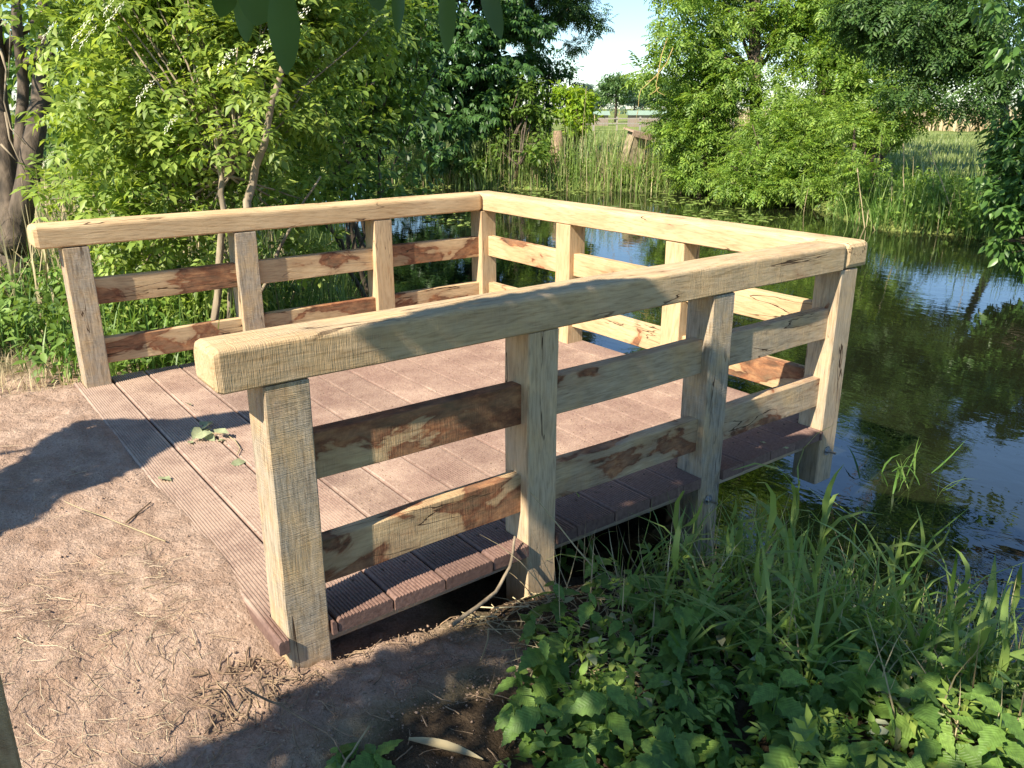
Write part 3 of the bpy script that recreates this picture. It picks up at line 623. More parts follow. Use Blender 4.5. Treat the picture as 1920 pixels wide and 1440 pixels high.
# horse chestnut
b = P(875, 310, 25.5); b[2] = float(H(b[0], b[1]))-.1; tr = empty('horse_chestnut_tree', b, 'large dark green horse chestnut tree across the pond', 'tree')
ells = [(*P(x, y, dd), r, r, r*.8) for x, y, dd, r in [(800,120,25,2.1),(900,160,25,1.35),(720,80,25,2.2),(860,10,25.5,2.1),(760,210,24.3,1.1),(900,235,24.6,.85),(690,190,24.5,1.2),(840,235,24,.7),(960,70,25.5,1.1),(740,-80,26,2.6),(900,-120,26,2.4),(820,-400,26,3.0),(900,-650,26,2.2),(930,190,24.8,.9),(830,290,24,.5),(790,262,23.7,.45),(700,250,24,.7)]]
C = crown('crown', tr, M['chestnut'], ells, 900, .5, 24, 'palm', .30, flat=.5, droop=.35)
limbs(tr, M['bark'], b, P(870, -60, 25.8), .22, .07, C, 14)
mb = MB(); mb.tube(wob(b+np.array([.5,.3,0]), P(905, 60, 25.8), 8, .03)-b, np.linspace(.13, .05, 8), 8); mb.build('trunk', M['bark'], tr, True)
# tree behind with the bough against the sky
b = P(1010, 262, 30); b[2] = -.2; tr = empty('ash_tree', b, 'dark ash tree behind the chestnut with a bough reaching into the sky', 'tree', None)
ells = [(*P(x, y, dd), r, r, r*zz) for x, y, dd, r, zz in [(1000,40,30,1.0,.6),(1070,20,30,.95,.6),(1110,45,30,.6,.6),(1080,90,30,.45,.5),(960,30,30,1.0,.8),(1040,-40,30,1.6,.6),(1120,-60,30,.8,.5),(990,110,30,.5,.7),(1000,-160,30,2.4,.8)]]
C = crown('crown', tr, M['darkleaf'], ells, 330, .32, 30, 'ash', .32)
limbs(tr, M['bark'], b, P(985, -60, 30), .2, .07, C, 16)
b = P(1030, 262, 27); b[2] = -.2; tr = empty('ivy_clad_tree', b, 'small loose crowned tree with an ivy covered trunk right of the chestnut', 'tree')
ells = [(*P(x, y, dd), r, r, r*zz) for x, y, dd, r, zz in [(1035,115,27,.65,.8),(1020,150,27,.55,1),(1060,140,27,.5,.8),(1030,185,27,.5,1),(1000,175,27,.5,.8),(1095,165,27,.3,1.2)]]
C = crown('crown', tr, M['chestnut'], ells, 90, .24, 24, 'diamond', .15)
limbs(tr, M['bark'], b, P(1030, 110, 27), .12, .03, C, 8)
shrub('willow_shrub', 960, 300, 23, 'bush', 'upright green bush at the foot of the chestnut', [(950,235,23,.6,1.3),(980,200,23,.7,1.2),(930,275,22.5,.5,.8),(1010,250,23,.6,1),(965,165,23.5,.45,1),(1000,290,22,.5,.7),(890,310,22.5,.45,.6)], 150, .27, 26, 'single', .18, off=1.8)
shrub('yellow_shrub', 1080, 250, 23.5, 'yellowleaf', 'bright yellow green bush above the ivy covered stump', [(1075,190,23.2,.55,.8),(1055,175,23.4,.4,.6),(1095,205,23,.4,1),(1060,215,23.3,.3,.8),(1100,180,23.5,.3,.6),(1085,230,23,.35,1)], 80, .2, 26, 'single', .17, off=1.8)
b = P(1045, 268, 24.6); b[2] = float(H(b[0], b[1])); e = empty('ivy_stump', b, 'brown dead stump wrapped in dry stems below the yellow green bush', 'stump')
mb = MB(); mb.tube([(0,0,0),(0,0,.4),(.03,0,.9),(0,0,1.3)], [.2,.18,.2,.12], 9); mb.build('stump', M['root'], e, True)
mb = MB()
for i in range(70):
    a = rng.random()*6.28; r = .2; z = rng.random()*1.1
    mb.tube([(r*math.cos(a), r*math.sin(a), z), (1.25*r*math.cos(a+.3), 1.25*r*math.sin(a+.3), z-.15), (1.2*r*math.cos(a+.4), 1.2*r*math.sin(a+.4), z-.4)], .012, 3, False)
mb.build('dry_stem', M['dry'], e)['kind'] = 'stuff'
# right-hand ashes on the far bank
def ash(px, base_py, d, top, r0, blobs, label, ncl, mat='ash', nl=12, size=.34, rc=.42, per=27, lean=.02, off=0):
    d += off; blobs = [(x, y, q+off, r_*(q+off)/q, z_) for x, y, q, r_, z_ in blobs]; top = (top[0], top[1], top[2]+off)
    b = P(px, base_py, d); b[2] = float(H(b[0], b[1]))-.1; e = empty('ash_tree', b, label, 'tree')
    ells = [(*P(x, y, dd), r, r, r*zz) for x, y, dd, r, zz in blobs]
    C = crown('crown', e, M[mat], ells, ncl, rc, per, 'ash', size*1.12, droop=.5)
    limbs(e, M['bark'], b, P(*top), r0, r0*.45, C, nl, wamp=lean); return e
ash(1428, 300, 19.5, (1425,-500,19.5), .2, [(1300,50,19,.85,.9),(1350,130,19,.8,.8),(1265,110,19,.42,.9),(1500,60,19.5,1.0,.8),(1400,20,19.5,1.0,.7),(1560,130,19,.9,.7),(1470,160,18.6,.7,.7),(1380,-100,20,1.7,.8),(1560,-120,20,1.7,.8),(1265,-20,19,.6,.9),(1260,-130,19.5,1.1,.9),(1215,135,18.8,.18,.8),(1300,-330,20,1.3,.7),(1430,-480,20,1.5,.7),(1330,-700,20.5,1.3,.7),(1480,-850,21,1.3,.7)], 'tall green ash tree with a bare straight trunk on the far bank', 430, nl=20, off=2.8)
ash(1560, 300, 21, (1560,-450,21), .25, [(1640,80,21,1.2,.7),(1600,190,20.5,1.0,.7),(1560,20,21,1.2,.8),(1700,150,20.5,.8,.6),(1690,10,21,1.2,.7),(1520,230,20,.7,.7),(1780,60,21,.7,.7),(1540,-380,21,1.3,.7),(1700,-560,21,1.4,.7),(1600,-800,21.5,1.3,.7)], 'thick forked ash tree right of the straight trunked one', 380, nl=18, off=1.5)
ash(1915, 290, 17, (1850,-60,17), .11, [(1860,40,16.5,.6,.9),(1880,130,16.5,.4,.9),(1640,20,17.5,.8,.7),(1700,60,17,.8,.8),(1760,120,16.8,.5,.8),(1800,190,16.6,.3,.7),(1700,165,16.8,.4,.5),(1780,20,17,.9,.8),(1830,110,17,.45,.8),(1840,190,16.6,.3,.5),(1850,-120,17,1.1,.7),(1920,-330,17,1.1,.7),(1780,-480,18,1.0,.6),(1950,-600,17,1.2,.7),(1800,-780,18,1.1,.7)], 'dark leaning ash with drooping boughs above the meadow', 430, mat='darkleaf', nl=16, size=.3, rc=.32)
shrub('ash_shrub', 1310, 330, 18.6, 'ash', 'bright feathery ash bush leaning over reeds', [(1310,200,18.6,.85,1),(1290,270,18.3,.6,.8),(1360,170,18.6,.6,.8),(1340,250,18.3,.6,.8),(1270,215,18.6,.45,1),(1350,110,18.8,.5,.8),(1300,320,18.2,.5,.6),(1370,320,18,.5,.6)], 150, .32, 22, 'ash', .33, off=4)
shrub('ash_shrub', 1480, 345, 18.0, 'ash', 'rounded ash bush hanging over the water below the straight trunk', [(1400,310,17.8,.55,.8),(1480,300,17.6,.6,.8),(1540,270,17.8,.6,.7),(1450,240,18,.6,.7),(1560,330,17.2,.4,.6),(1380,345,17.4,.35,.6),(1500,220,18.3,.6,.6),(1470,345,17,.4,.5),(1430,350,17.2,.4,.4),(1530,345,17,.35,.4)], 170, .3, 22, 'ash', .3, off=2.6)
shrub('ash_shrub', 1620, 320, 17.5, 'ash', 'light leafed bush with bare hooked twigs by the meadow', [(1620,250,17.5,.6,.6),(1680,230,17.5,.45,.5),(1600,310,17,.35,.6),(1730,210,17.5,.35,.5),(1590,215,18,.45,.6)], 70, .25, 18, 'ash', .25)
# yellow hanging twigs of the first ash
mb = MB()
for pts in [[(1262,90),(1250,118),(1232,140),(1214,158),(1202,168),(1198,182),(1197,200)], [(1252,70),(1240,105),(1234,140),(1230,160),(1233,172),(1246,179)], [(1232,142),(1222,150),(1212,153)], [(1236,164),(1228,172),(1218,178)]]:
    mb.tube([P(x, y, 21) for x, y in pts], np.linspace(.013, .006, len(pts)), 5)
V_ = np.vstack(mb.V); o0 = V_.mean(0); mb.V = [v-o0 for v in mb.V]; tag(mb.build('hanging_twigs', M['yellowtwig'], None, loc=o0), 'bare yellow twigs hanging in front of the gap of sky', 'twigs')

# near right tree, overhanging leaves
b = np.array([1.9, 11.6, -.35]); tr = empty('poplar_tree', b, 'near overhanging tree with glossy leaves at the right edge above the water', 'tree')
ells = [(*P(x, y, dd), r, r, r*zz) for x, y, dd, r, zz in [(x_, y_, d_*1.46, r_*1.4, z_) for x_, y_, d_, r_, z_ in [(1895,390,7.3,.22,1.3),(1900,490,7.4,.14,.8),(1880,290,7.8,.16,1),(1905,260,8,.25,1),(1890,340,7.6,.22,1.1),(1910,420,7.4,.22,1.2),(1885,465,7.3,.12,1),(1900,300,8,.22,1),(1960,380,7.6,.4,1.2),(1990,250,8,.5,1.3),(1930,330,7.7,.25,1),(2050,420,7.5,.5,1)]]]
C1 = crown('crown', tr, M['poplar'], ells, 330, .17, 34, 'single', .14, droop=.6)
ells = [(*P(x, y, dd), r, r, r*zz) for x, y, dd, r, zz in [(1900,20,9,.4,.9),(1840,-10,10,.4,.7),(1910,110,9,.2,1.2),(1960,100,9,.5,1),(1850,-160,10,1.0,.9),(1700,-330,11,1.5,.8),(1960,-200,9,1.2,1)]]+[(1.5,8.5,6.5,2.2,2.4,1.5),(-.5,9.5,6.8,1.8,2,1.2),(-2.2,10.5,7.4,1.3,1.6,1.0),(-2.4,9.8,4.9,1.5,1.5,.8),(-.7,7.4,5.2,1.5,1.5,.8),(.2,5.6,5.0,1.2,1.4,.7)]
C2 = crown('crown', tr, M['poplar'], ells, 520, .42, 34, 'single', .13, droop=.5)
limbs(tr, M['bark'], b, (1.2, 11, 6.5), .24, .08, np.vstack([C1, C2]), 18)
# far trees beyond the field
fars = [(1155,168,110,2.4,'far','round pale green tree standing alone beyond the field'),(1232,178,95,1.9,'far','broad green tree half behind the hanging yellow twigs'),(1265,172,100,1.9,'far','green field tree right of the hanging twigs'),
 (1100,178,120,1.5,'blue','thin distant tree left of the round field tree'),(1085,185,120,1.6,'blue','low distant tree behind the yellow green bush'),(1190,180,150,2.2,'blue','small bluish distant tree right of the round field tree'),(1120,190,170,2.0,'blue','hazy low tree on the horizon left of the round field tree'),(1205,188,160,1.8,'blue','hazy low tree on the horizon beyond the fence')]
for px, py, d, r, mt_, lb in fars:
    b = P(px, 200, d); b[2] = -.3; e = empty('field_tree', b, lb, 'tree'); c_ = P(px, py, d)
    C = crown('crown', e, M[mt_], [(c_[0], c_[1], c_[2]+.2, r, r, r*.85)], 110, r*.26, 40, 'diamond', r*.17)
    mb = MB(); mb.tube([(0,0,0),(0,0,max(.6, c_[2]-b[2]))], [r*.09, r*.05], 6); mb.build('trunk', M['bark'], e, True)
# far hedge line to the horizon (stuff), sheds, rail fence
def hedge(p0, p1, h, n, mat, size, label):
    t = rng.random(n); a = np.array(p0); b_ = np.array(p1); c_ = a+(b_-a)*t[:, None]; hh = h*(.55+.45*fnoise(t*40, t*0, 3, 8, 3))
    C = np.column_stack([c_+rng.normal(0, 2, (n, 2)), rng.random(n)*hh]); V, F_ = cluster_leaves(C, np.full(n, size*5), 14, 'diamond', size); stuff('hedgerow', V, F_, M[mat], label, 'hedge')
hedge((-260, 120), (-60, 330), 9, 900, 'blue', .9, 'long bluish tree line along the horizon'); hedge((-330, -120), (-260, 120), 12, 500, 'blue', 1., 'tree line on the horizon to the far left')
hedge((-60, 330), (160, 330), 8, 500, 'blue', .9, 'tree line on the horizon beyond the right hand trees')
for px, py, d, wd, hh, lb in [(1120,193,90,2.3,1.1,'low pale shed with a grey roof across the field'),(1222,195,85,4.6,1.15,'long low shed with a pale green roof across the field')]:
    b = P(px, py, d); b[2] = -.2; e = empty('field_shed', b, lb, 'shed', rz=YAW)
    MB().box((-wd/2,-1,0),(wd/2,1,hh)).build('wall', M['shedwall'], e)
    mb = MB(); mb.add([(-wd/2-.2,-1.2,hh),(wd/2+.2,-1.2,hh),(wd/2+.2,1.2,hh),(-wd/2-.2,1.2,hh),(-wd/2-.2,0,hh+.45),(wd/2+.2,0,hh+.45)], [(0,1,5,4),(2,3,4,5),(0,4,3),(1,2,5),(0,3,2,1)]); mb.build('roof', M['shed'], e)
b = P(1180, 200, 70); b[2] = -.2; e = empty('paddock_fence', b, 'long pale post and rail fence crossing the far field', 'fence', rz=YAW)
for z in (.55, .95):
    MB().box((-9,-.02,z),(9,.02,z+.09)).build('rail', M['white'], e)
pm = mesh('fence_post', *(lambda m: (np.vstack(m.V), m.F))(MB().box((-.07,-.07,0),(.07,.07,1.15))), M['white'])
for i in range(10): link('fence_post', pm, e, (-9+2*i, .1, 0))
# duck house
b = P(1176, 285, 24.2); b[2] = float(H(b[0], b[1])); e = empty('duck_house', b, 'tilted wooden box with a boarded lid half hidden in the reeds', 'box', rz=YAW+.3)
e.rotation_euler.x = .10; e.rotation_euler.y = .22
MB().box((-.24,-.24,0),(.24,.24,1.3)).build('wall', M['hurdle'], e)
for i in range(3): MB().box((-.36,-.36+i*.24,1.305+i*.004),(.36,-.13+i*.24,1.355+i*.004)).build('lid_board', M['roofing'], e)
MB().box((-.36,-.39,1.2),(.36,-.365,1.35)).build('fascia', M['roofing'], e)

# ------------------------------------------------------------------ far bank reeds, field grass
def bank(x, y, lo, hi): d = pdist(x, y); return (d > lo) & (d < hi)
farm = lambda x, y: (y > -.48*x+1.2) & (y > 5)
xy = scatter((-26, 8, 0, 21), 38000, lambda x, y: bank(x, y, -.35, 1.5) & farm(x, y) & ((x < -10.2) | (rng.random(len(x)) < .10))); k = len(xy); p = on_ground(xy)
dens = fnoise(xy[:, 0], xy[:, 1], 2.0, 44, 3)
V, F_ = blades(p, rng.uniform(.5, 1.9, k)*(1+.35*dens)*np.where(xy[:, 0] < -10.2, 1, .6), rng.uniform(.014, .032, k), .16, (0,0,1,2)); stuff('reed_bed', V, F_, M['reed'], 'green reeds growing along the far bank', 'reeds')
i = rng.choice(k, k//3); V, F_ = blades(p[i]+rng.normal(size=(len(i),3))*.08, rng.uniform(.5, 1.9, len(i))*np.where(p[i][:, 0] < -10.2, 1, .6), rng.uniform(.012, .022, len(i)), .35, (0,0,1)); stuff('dry_reeds', V, F_, M['dry'], 'dead straw coloured reed stems standing along the far bank', 'reeds')
# ground herbs on far bank
xy = scatter((-26, 8, 2, 22), 9000, lambda x, y: bank(x, y, .05, 2.6) & farm(x, y)); k = len(xy); p = on_ground(xy, .15)
V, F_ = cluster_leaves(p, rng.uniform(.12, .35, k), 9, 'diamond', .12); stuff('bank_herbs', V, F_, M['bush'], 'low leafy herbs covering the far bank', 'plants')
xy = scatter((-24, 8, 0, 21), 7000, lambda x, y: bank(x, y, .0, 2.2) & farm(x, y)); k = len(xy); p = on_ground(xy, .2); p[:, 2] += rng.uniform(0, .95, k)*np.where(xy[:, 0] < -10.2, 1, .5)*(.7+.6*fnoise(xy[:, 0], xy[:, 1], 1.3, 71, 2))
V, F_ = cluster_leaves(p, rng.uniform(.12, .3, k), 10, 'diamond', .11); stuff('bank_scrub', V, F_, M['ash'], 'bright green nettles and scrub rising among the far reeds', 'plants')
# right bank light grasses
xy = scatter((-9, 13.5, 0, 18), 16000, lambda x, y: bank(x, y, -.1, 2.4) & (x > -8)); k = len(xy); p = on_ground(xy)
V, F_ = blades(p, rng.uniform(.25, .85, k), rng.uniform(.012, .028, k), .45); stuff('bank_grass', V, F_, M['grass'], 'light green grasses on the sunny right bank', 'grass')
# meadow
xy = scatter((-45, 14, 6, 60), 60000, lambda x, y: (pdist(x, y) > 1.8) & (rng.random(len(x)) < 30/(30+np.hypot(x, y)**1.1)*2.2)); k = len(xy); p = on_ground(xy)
V, F_ = blades(p, rng.uniform(.15, .38, k), rng.uniform(.03, .07, k), .3, (0,1,2)); stuff('meadow_grass', V, F_, M['crop'], 'tall meadow grass beyond the pond', 'grass')
xy = scatter((-60, 70, 10, 95), 9000); p = on_ground(xy); k = len(xy); V, F_ = blades(p, rng.uniform(1.2, 2.2, k), rng.uniform(.15, .3, k), .2, (0,1)); stuff('dry_reed_field', V, F_, M['dry'], 'pale dry reed field behind the meadow', 'reeds')
# tall dry stems one can tell apart
for j, (px, py, h, d) in enumerate([(978,300,2.2,24.8),(1088,290,2.5,24.6),(1120,285,1.8,24.3),(1140,280,1.9,24.2),(1170,290,2.0,24),(1205,300,1.8,23.8),(1230,290,1.7,23.5),(1715,290,1.4,15.8),(1815,275,1.3,15.2),(1858,270,1.2,15.5),(1640,300,1.2,16)]):
    b = P(px, py, d); b[2] = float(H(b[0], b[1])); mb = MB(); t_ = np.array([rng.normal(0, .15), rng.normal(0, .15), 1])*h
    mb.tube(wob((0,0,0), t_, 6, .02), np.linspace(.012, .005, 6), 5); mb.tube([t_*.93, t_], [.018, .005], 5)
    tag(mb.build('dead_reed_stem', M['dry'], None, loc=b), ['leftmost tall dead reed stem, beside the willow bush', 'tallest dead reed stem, beside the yellow green bush', 'dead reed stem just left of the wooden box', 'short dead reed stem touching the left side of the wooden box', 'dead reed stem in front of the wooden box', 'dead reed stem right of the wooden box', 'dead reed stem under the hanging yellow twigs', 'dead reed stem on the right bank near the leaning ash', 'dead reed stem on the right bank nearest the overhanging leaves', 'rightmost short dead reed stem behind the overhanging leaves', 'dead reed stem beside the light leafed bush on the right bank'][j], 'reed stem', 'tall dead reed stems on the far bank')
# reeds standing in water, isolated
def reed_plant(b, h, nl, mat, name, label, cat, group=None, wd=.02, stem=.006, drp=.0, parts=True):
    e = empty(name, b, label, cat, group); top = np.array([rng.normal(0, .06)*h, rng.normal(0, .06)*h, h*.8])
    mb = MB(); mb.tube(wob((0,0,-.05), top, 5, .02), np.linspace(stem, stem*.5, 5), 5); mb.build('stem', M[mat], e, True)
    for i in range(nl):
        t = (i+1)/(nl+.3); V, F_ = blades(np.array([top*t]), np.array([h*rng.uniform(.32, .6)]), np.array([wd*rng.uniform(.8, 1.3)]), .5+drp, (1,2,3)); link('blade', mesh('blade', V, F_, M[mat]), e)
    return e
for px, py, h, lb in [(1498,395,.85,'single green reed standing in the water in front of the bush'),(1605,385,.75,'thin green reed standing in the water before the earth bank'),(1545,372,.45,'short reed shoot at the foot of the earth bank')]:
    b = G(px, py, WZ); reed_plant(b, h, 5, 'reed', 'water_reed', lb, 'reed', None, .03, .009)
# lily pads
padm = leafmat('lily_pad', (.12,.18,.04), (.18,.24,.06), (.24,.30,.09), .1, .3)
pv = [(0,0,0)]+[(math.cos(a), .8*math.sin(a), .0) for a in np.linspace(.25, 6.03, 12)]; padme = mesh('lily_pad', pv, [(0,i,i+1) for i in range(1, 12)], padm)
for i in range(46):
    if i < 8: px, py = [(1436,407),(1470,408),(1352,403),(1306,380),(1530,395),(1290,395),(1392,396),(1560,400)][i]
    else: px, py = rng.uniform(960, 1500), rng.uniform(358, 398)
    b = G(px, py, WZ+.006)
    if pdist(b[0], b[1]) > -.3: continue
    o = link('lily_pad', padme, None, b); s = rng.uniform(.07, .16); o.scale = (s, s, 1); o.rotation_euler.z = rng.random()*6
    tag(o, 'small round lily pad floating near the far bank', 'lily pad', 'lily pads floating near the far bank')
xy = scatter((-21, 8, -3, 18), 5200, lambda x, y: bank(x, y, -3.2, -.1) & farm(x, y) & (x < -8.5) & (fnoise(x, y, 2.2, 51, 3) > -.1)); k = len(xy)
V, F_ = soup('diamond', np.column_stack([xy, np.full(k, WZ+.012)]), np.column_stack([rng.normal(size=(k, 2)), np.zeros(k)+.02]), np.tile([0, 0, 1.], (k, 1)), rng.uniform(.1, .28, k)); stuff('floating_weed', V, F_, padm, 'thin green water weed leaves floating off the far bank', 'water weed')
# eroded earth bank
b = G(1575, 375, WZ+.1); mb = MB(); 
for i in range(26): mb.tube(wob(rng.normal(0, .25, 3)*np.array([2,1,.3])+[0,0,.15], rng.normal(0, .3, 3)*np.array([2,1,.3]), 5, .1), .022, 5)
tag(mb.build('eroded_bank', M['root'], None, loc=b), 'bare brown earth and roots at the water edge of the right bank', 'earth bank', kind='stuff')

# ------------------------------------------------------------------ left bank near plants
nb = lambda x, y: (pdist(x, y) > .02) & ~((x > DX0-.05) & (x < DX1+.05) & (y > -.25)) 
leftc = lambda x, y: nb(x, y) & (x < -3.45) & ((x < -4.6) | (y > -.1+.35*np.sin(x*5))) & (y < 3.4) & (pdist(x, y) < 4)
xy = scatter((-10.5, -1.6, -3.45, 4.5), 3600, lambda x, y: leftc(x, y) & (rng.random(len(x)) < .9)); k = len(xy); p = on_ground(xy, .0); p[:, 2] += rng.uniform(.05, .5, k)*np.clip((-3.3-xy[:, 0])*1.2, .25, 1)
V, F_ = cluster_leaves(p, rng.uniform(.1, .2, k), 12, 'single', .085); stuff('undergrowth', V, F_, M['nettle'], 'leafy nettles and elder seedlings under the left trees', 'plants')
xy = scatter((-11, -1.6, -3.45, 5), 9000, lambda x, y: leftc(x, y)); k = len(xy); V, F_ = blades(on_ground(xy), rng.uniform(.15, .8, k), rng.uniform(.008, .018, k), .4); stuff('left_grass', V, F_, M['grass'], 'long grass growing on the left bank', 'grass')
xy = scatter((-14, .6, -3.4, 7.5), 9000, lambda x, y: bank(x, y, -.5, .8) & (y < -.42*x+1.3)); k = len(xy); V, F_ = blades(on_ground(xy), rng.uniform(.5, 1.1, k), rng.uniform(.01, .02, k), .2, (0,1)); stuff('left_reeds', V, F_, M['reed'], 'dark upright reeds at the water beside the left railing', 'reeds')
xy = scatter((-12, -.5, -5, 4), 2500, lambda x, y: leftc(x, y)); k = len(xy); V, F_ = blades(on_ground(xy), rng.uniform(.5, 1.5, k), rng.uniform(.01, .02, k), .5, (0,1)); stuff('dry_left_stems', V, F_, M['dry'], 'dry straw stems behind the elder', 'reeds')
# grass seedhead-like tuft at L1 base
xy = scatter((-4.8, -.9, -3.4, .4), 900, lambda x, y: (x+4.8+y*.6 < 1.2+rng.normal(0, .25, len(x)))); k = len(xy); V, F_ = blades(on_ground(xy), rng.uniform(.06, .22, k), rng.uniform(.004, .008, k), .9, (1,2,3)); stuff('trampled_grass', V, F_, M['dry'], 'trampled dry grass at the foot of the left post', 'grass')

# ------------------------------------------------------------------ near right bank plants
def nettle_leaf():
    V = [(0,0,0)]; n = 10; F = []
    L_, R_, Cn = [], [], []
    for i in range(1, n+1):
        t = i/n; w_ = .33*math.sin(math.pi*min(1, t*.95)**.75)*(1-t*.25); z = -.22*t*t
        wj = w_*(1.08 if i % 2 else .80)
        if i < n:
            L_.append(len(V)); V.append((t*.98-.0, wj, z+.05)); R_.append(len(V)); V.append((t*.98, -wj, z+.05)); Cn.append(len(V)); V.append((t, 0, z))
    tip = len(V); V.append((1.03,0,-.24))
    F += [(0, Cn[0], L_[0]), (0, R_[0], Cn[0])]
    for i in range(len(Cn)-1): F += [(L_[i], Cn[i], Cn[i+1], L_[i+1]), (Cn[i], R_[i], R_[i+1], Cn[i+1])]
    F += [(L_[-1], Cn[-1], tip), (Cn[-1], R_[-1], tip)]
    return V, F
def veinmat():
    m = leafmat('veined_nettle_leaf', (.08,.15,.03), (.12,.21,.04), (.18,.28,.055), .28, .5, 6); nt = m.node_tree; ns = nt.nodes; lk = nt.links; b = ns['Principled BSDF']
    oi = ns.new('ShaderNodeObjectInfo'); rp = [n for n in ns if n.type == 'VALTORGB'][0]; lk.new(oi.outputs['Random'], rp.inputs[0])
    tc = ns.new('ShaderNodeTexCoord'); sp = ns.new('ShaderNodeSeparateXYZ'); lk.new(tc.outputs['Object'], sp.inputs[0])
    ab = nd(ns, 'ShaderNodeMath', operation='ABSOLUTE'); lk.new(sp.outputs[1], ab.inputs[0])
    k = nd(ns, 'ShaderNodeMath', operation='MULTIPLY_ADD'); k.inputs[1].default_value = -.9; lk.new(ab.outputs[0], k.inputs[0]); lk.new(sp.outputs[0], k.inputs[2])
    f = nd(ns, 'ShaderNodeMath', operation='MULTIPLY'); f.inputs[1].default_value = 75; lk.new(k.outputs[0], f.inputs[0])
    si = nd(ns, 'ShaderNodeMath', operation='SINE'); lk.new(f.outputs[0], si.inputs[0])
    bp = ns.new('ShaderNodeBump'); bp.inputs['Strength'].default_value = .22; bp.inputs['Distance'].default_value = .003; lk.new(si.outputs[0], bp.inputs['Height']); lk.new(bp.outputs[0], b.inputs['Normal'])
    return m
M['vein'] = veinmat()
nlm = [mesh('nettle_leaf', *nettle_leaf(), M['vein'])]
for i_ in range(1): nlm[0].polygons.foreach_set('use_smooth', np.ones(len(nlm[0].polygons), bool))
def nettle(b, h, lb, grp, s=.085):
    e = empty('nettle_plant', b, lb, 'nettle', grp); top = np.array([rng.normal(0, .12)*h, rng.normal(0, .12)*h-.02, h]); mb = MB(); pth = wob((0,0,-.02), top, 5, .03); mb.tube(pth, np.linspace(.004, .002, 5), 5); mb.build('stem', M['nettle'], e, True)
    for i in range(5):
        t = .3+.7*i/4; q = pth[0]+(pth[-1]-pth[0])*t; a0 = i*1.57+rng.normal(0, .3)
        for a in (a0, a0+math.pi):
            o = link('leaf', nlm[0], e, q); sz = s*rng.uniform(.8, 1.25)*(1.1-.45*(i == 4)); o.scale = (sz, sz, sz); o.rotation_euler = (rng.normal(0, .3), rng.normal(.15, .3), a)
    return e
# region on the ground: x .35..1.9, y -.2..2.2
rb = lambda x, y: (pdist(x, y) > -.05) & (x > np.maximum(.30, .90-(y-.14)*1.1)+.05*np.sin(y*17))
cand = scatter((.3, -.3, 2.3, 2.3), 4000, rb)
vis = []
for q in cand:
    v = np.array([q[0], q[1], -.12])-cc; z = v@cf
    if z > .5:
        px, py = 960+FPX*(v@cr)/z, 720-FPX*(v@cu)/z
        if -50 < px < 1990 and 1080 < py < 1560: vis.append((px, py, q))
def NZ(px, py):
    a = 'beside the shaded soil' if px < 1180 else 'below the arching grass' if px < 1600 else 'towards the bottom right corner'
    b = 'at the bottom edge of the photo' if py > 1340 else 'in the upper part of the patch'
    return 'toothed green nettle '+a+', '+b, 'nettles '+a+' '+b
random.shuffle(vis)
cnt = 0; used = []
for px, py, q in vis:
    if any(np.hypot(*(q-u)) < .125 for u in used): continue
    if px > 1000 and py > 1150 or (py > 1130 and 960 < px < 1300):
        used.append(q); cnt += 1
        nettle((q[0], q[1], float(H(q[0], q[1]))), rng.uniform(.08, .26), NZ(px, py)[0], NZ(px, py)[1], rng.uniform(.06, .1)*(1.25 if py > 1300 else 1))
    if cnt >= 70: break
for px, py, h, lb in [(985,1330,.14,'small nettle sprig at the left edge of the nettle patch'),(1120,1080,.2,'bramble sprig with three leaves against the second post'),(1030,1260,.16,'lobed seedling beside the sandy mound'),(1060,990,.24,'leafy sprig climbing the foot of the second post'),(720,1435,.05,'small green seedling at the bottom edge of the sand'),(650,1420,.05,'tiny leafy weed in the shaded sand')]:
    b = G(px, py, -.12); b[2] = float(H(b[0], b[1])); nettle(b, h, lb, None, .075)
# low leafy filler
xy = scatter((.3, -.3, 2.6, 2.4), 2600, lambda x, y: rb(x, y) & (x > .55)); k = len(xy); p = on_ground(xy, .03); V, F_ = cluster_leaves(p, rng.uniform(.03, .08, k), 5, 'single', .05); stuff('low_herbs', V, F_, M['nettle'], 'low creeping herbs between the nettles on the right bank', 'plants')
# reeds/grass with separate blades
spots = [(1380,1060,.5),(1420,1010,.55),(1450,1150,.6),(1500,1180,.5),(1560,1120,.5),(1610,1100,.55),(1660,1060,.5),(1680,980,.45),(1700,1170,.5),(1750,1230,.45),(1330,1130,.5),(1290,1100,.4),(1250,1180,.4),(1400,1230,.45),(1520,1260,.45),(1620,1280,.45),(1790,1300,.4),(1850,1350,.35),(1905,1060,.5),(1590,960,.3),(1640,930,.3),(1110,1010,.45),(1480,1080,.5),(1350,1010,.45)]
for px, py, h in spots:
    h *= 1.12*(.62 if py < 1140 and px < 1620 else 1); b = G(px, py+70, -.35); z = max(float(H(b[0], b[1])), WZ-.15); b[2] = z
    RL = 'upright green reed rising between the second and the third post' if px < 1330 else 'upright green reed in front of the third post' if px < 1500 else 'upright green reed below the last post at the water edge' if px < 1720 else 'upright green reed near the right edge of the photo'
    reed_plant(b, h*rng.uniform(.9, 1.25), 7, 'reed', 'reed_clump', RL, 'reed', RL.replace('upright green reed', 'reeds'), .028, .005, .25)
xy = scatter((.1, 1.2, 2.4, 3.0), 1500, lambda x, y: bank(x, y, -.35, .75)); k = len(xy); V, F_ = blades(on_ground(xy), rng.uniform(.2, .5, k), rng.uniform(.006, .014, k), .55); stuff('bank_edge_grass', V, F_, M['reed'], 'arching grass along the near water edge', 'grass')
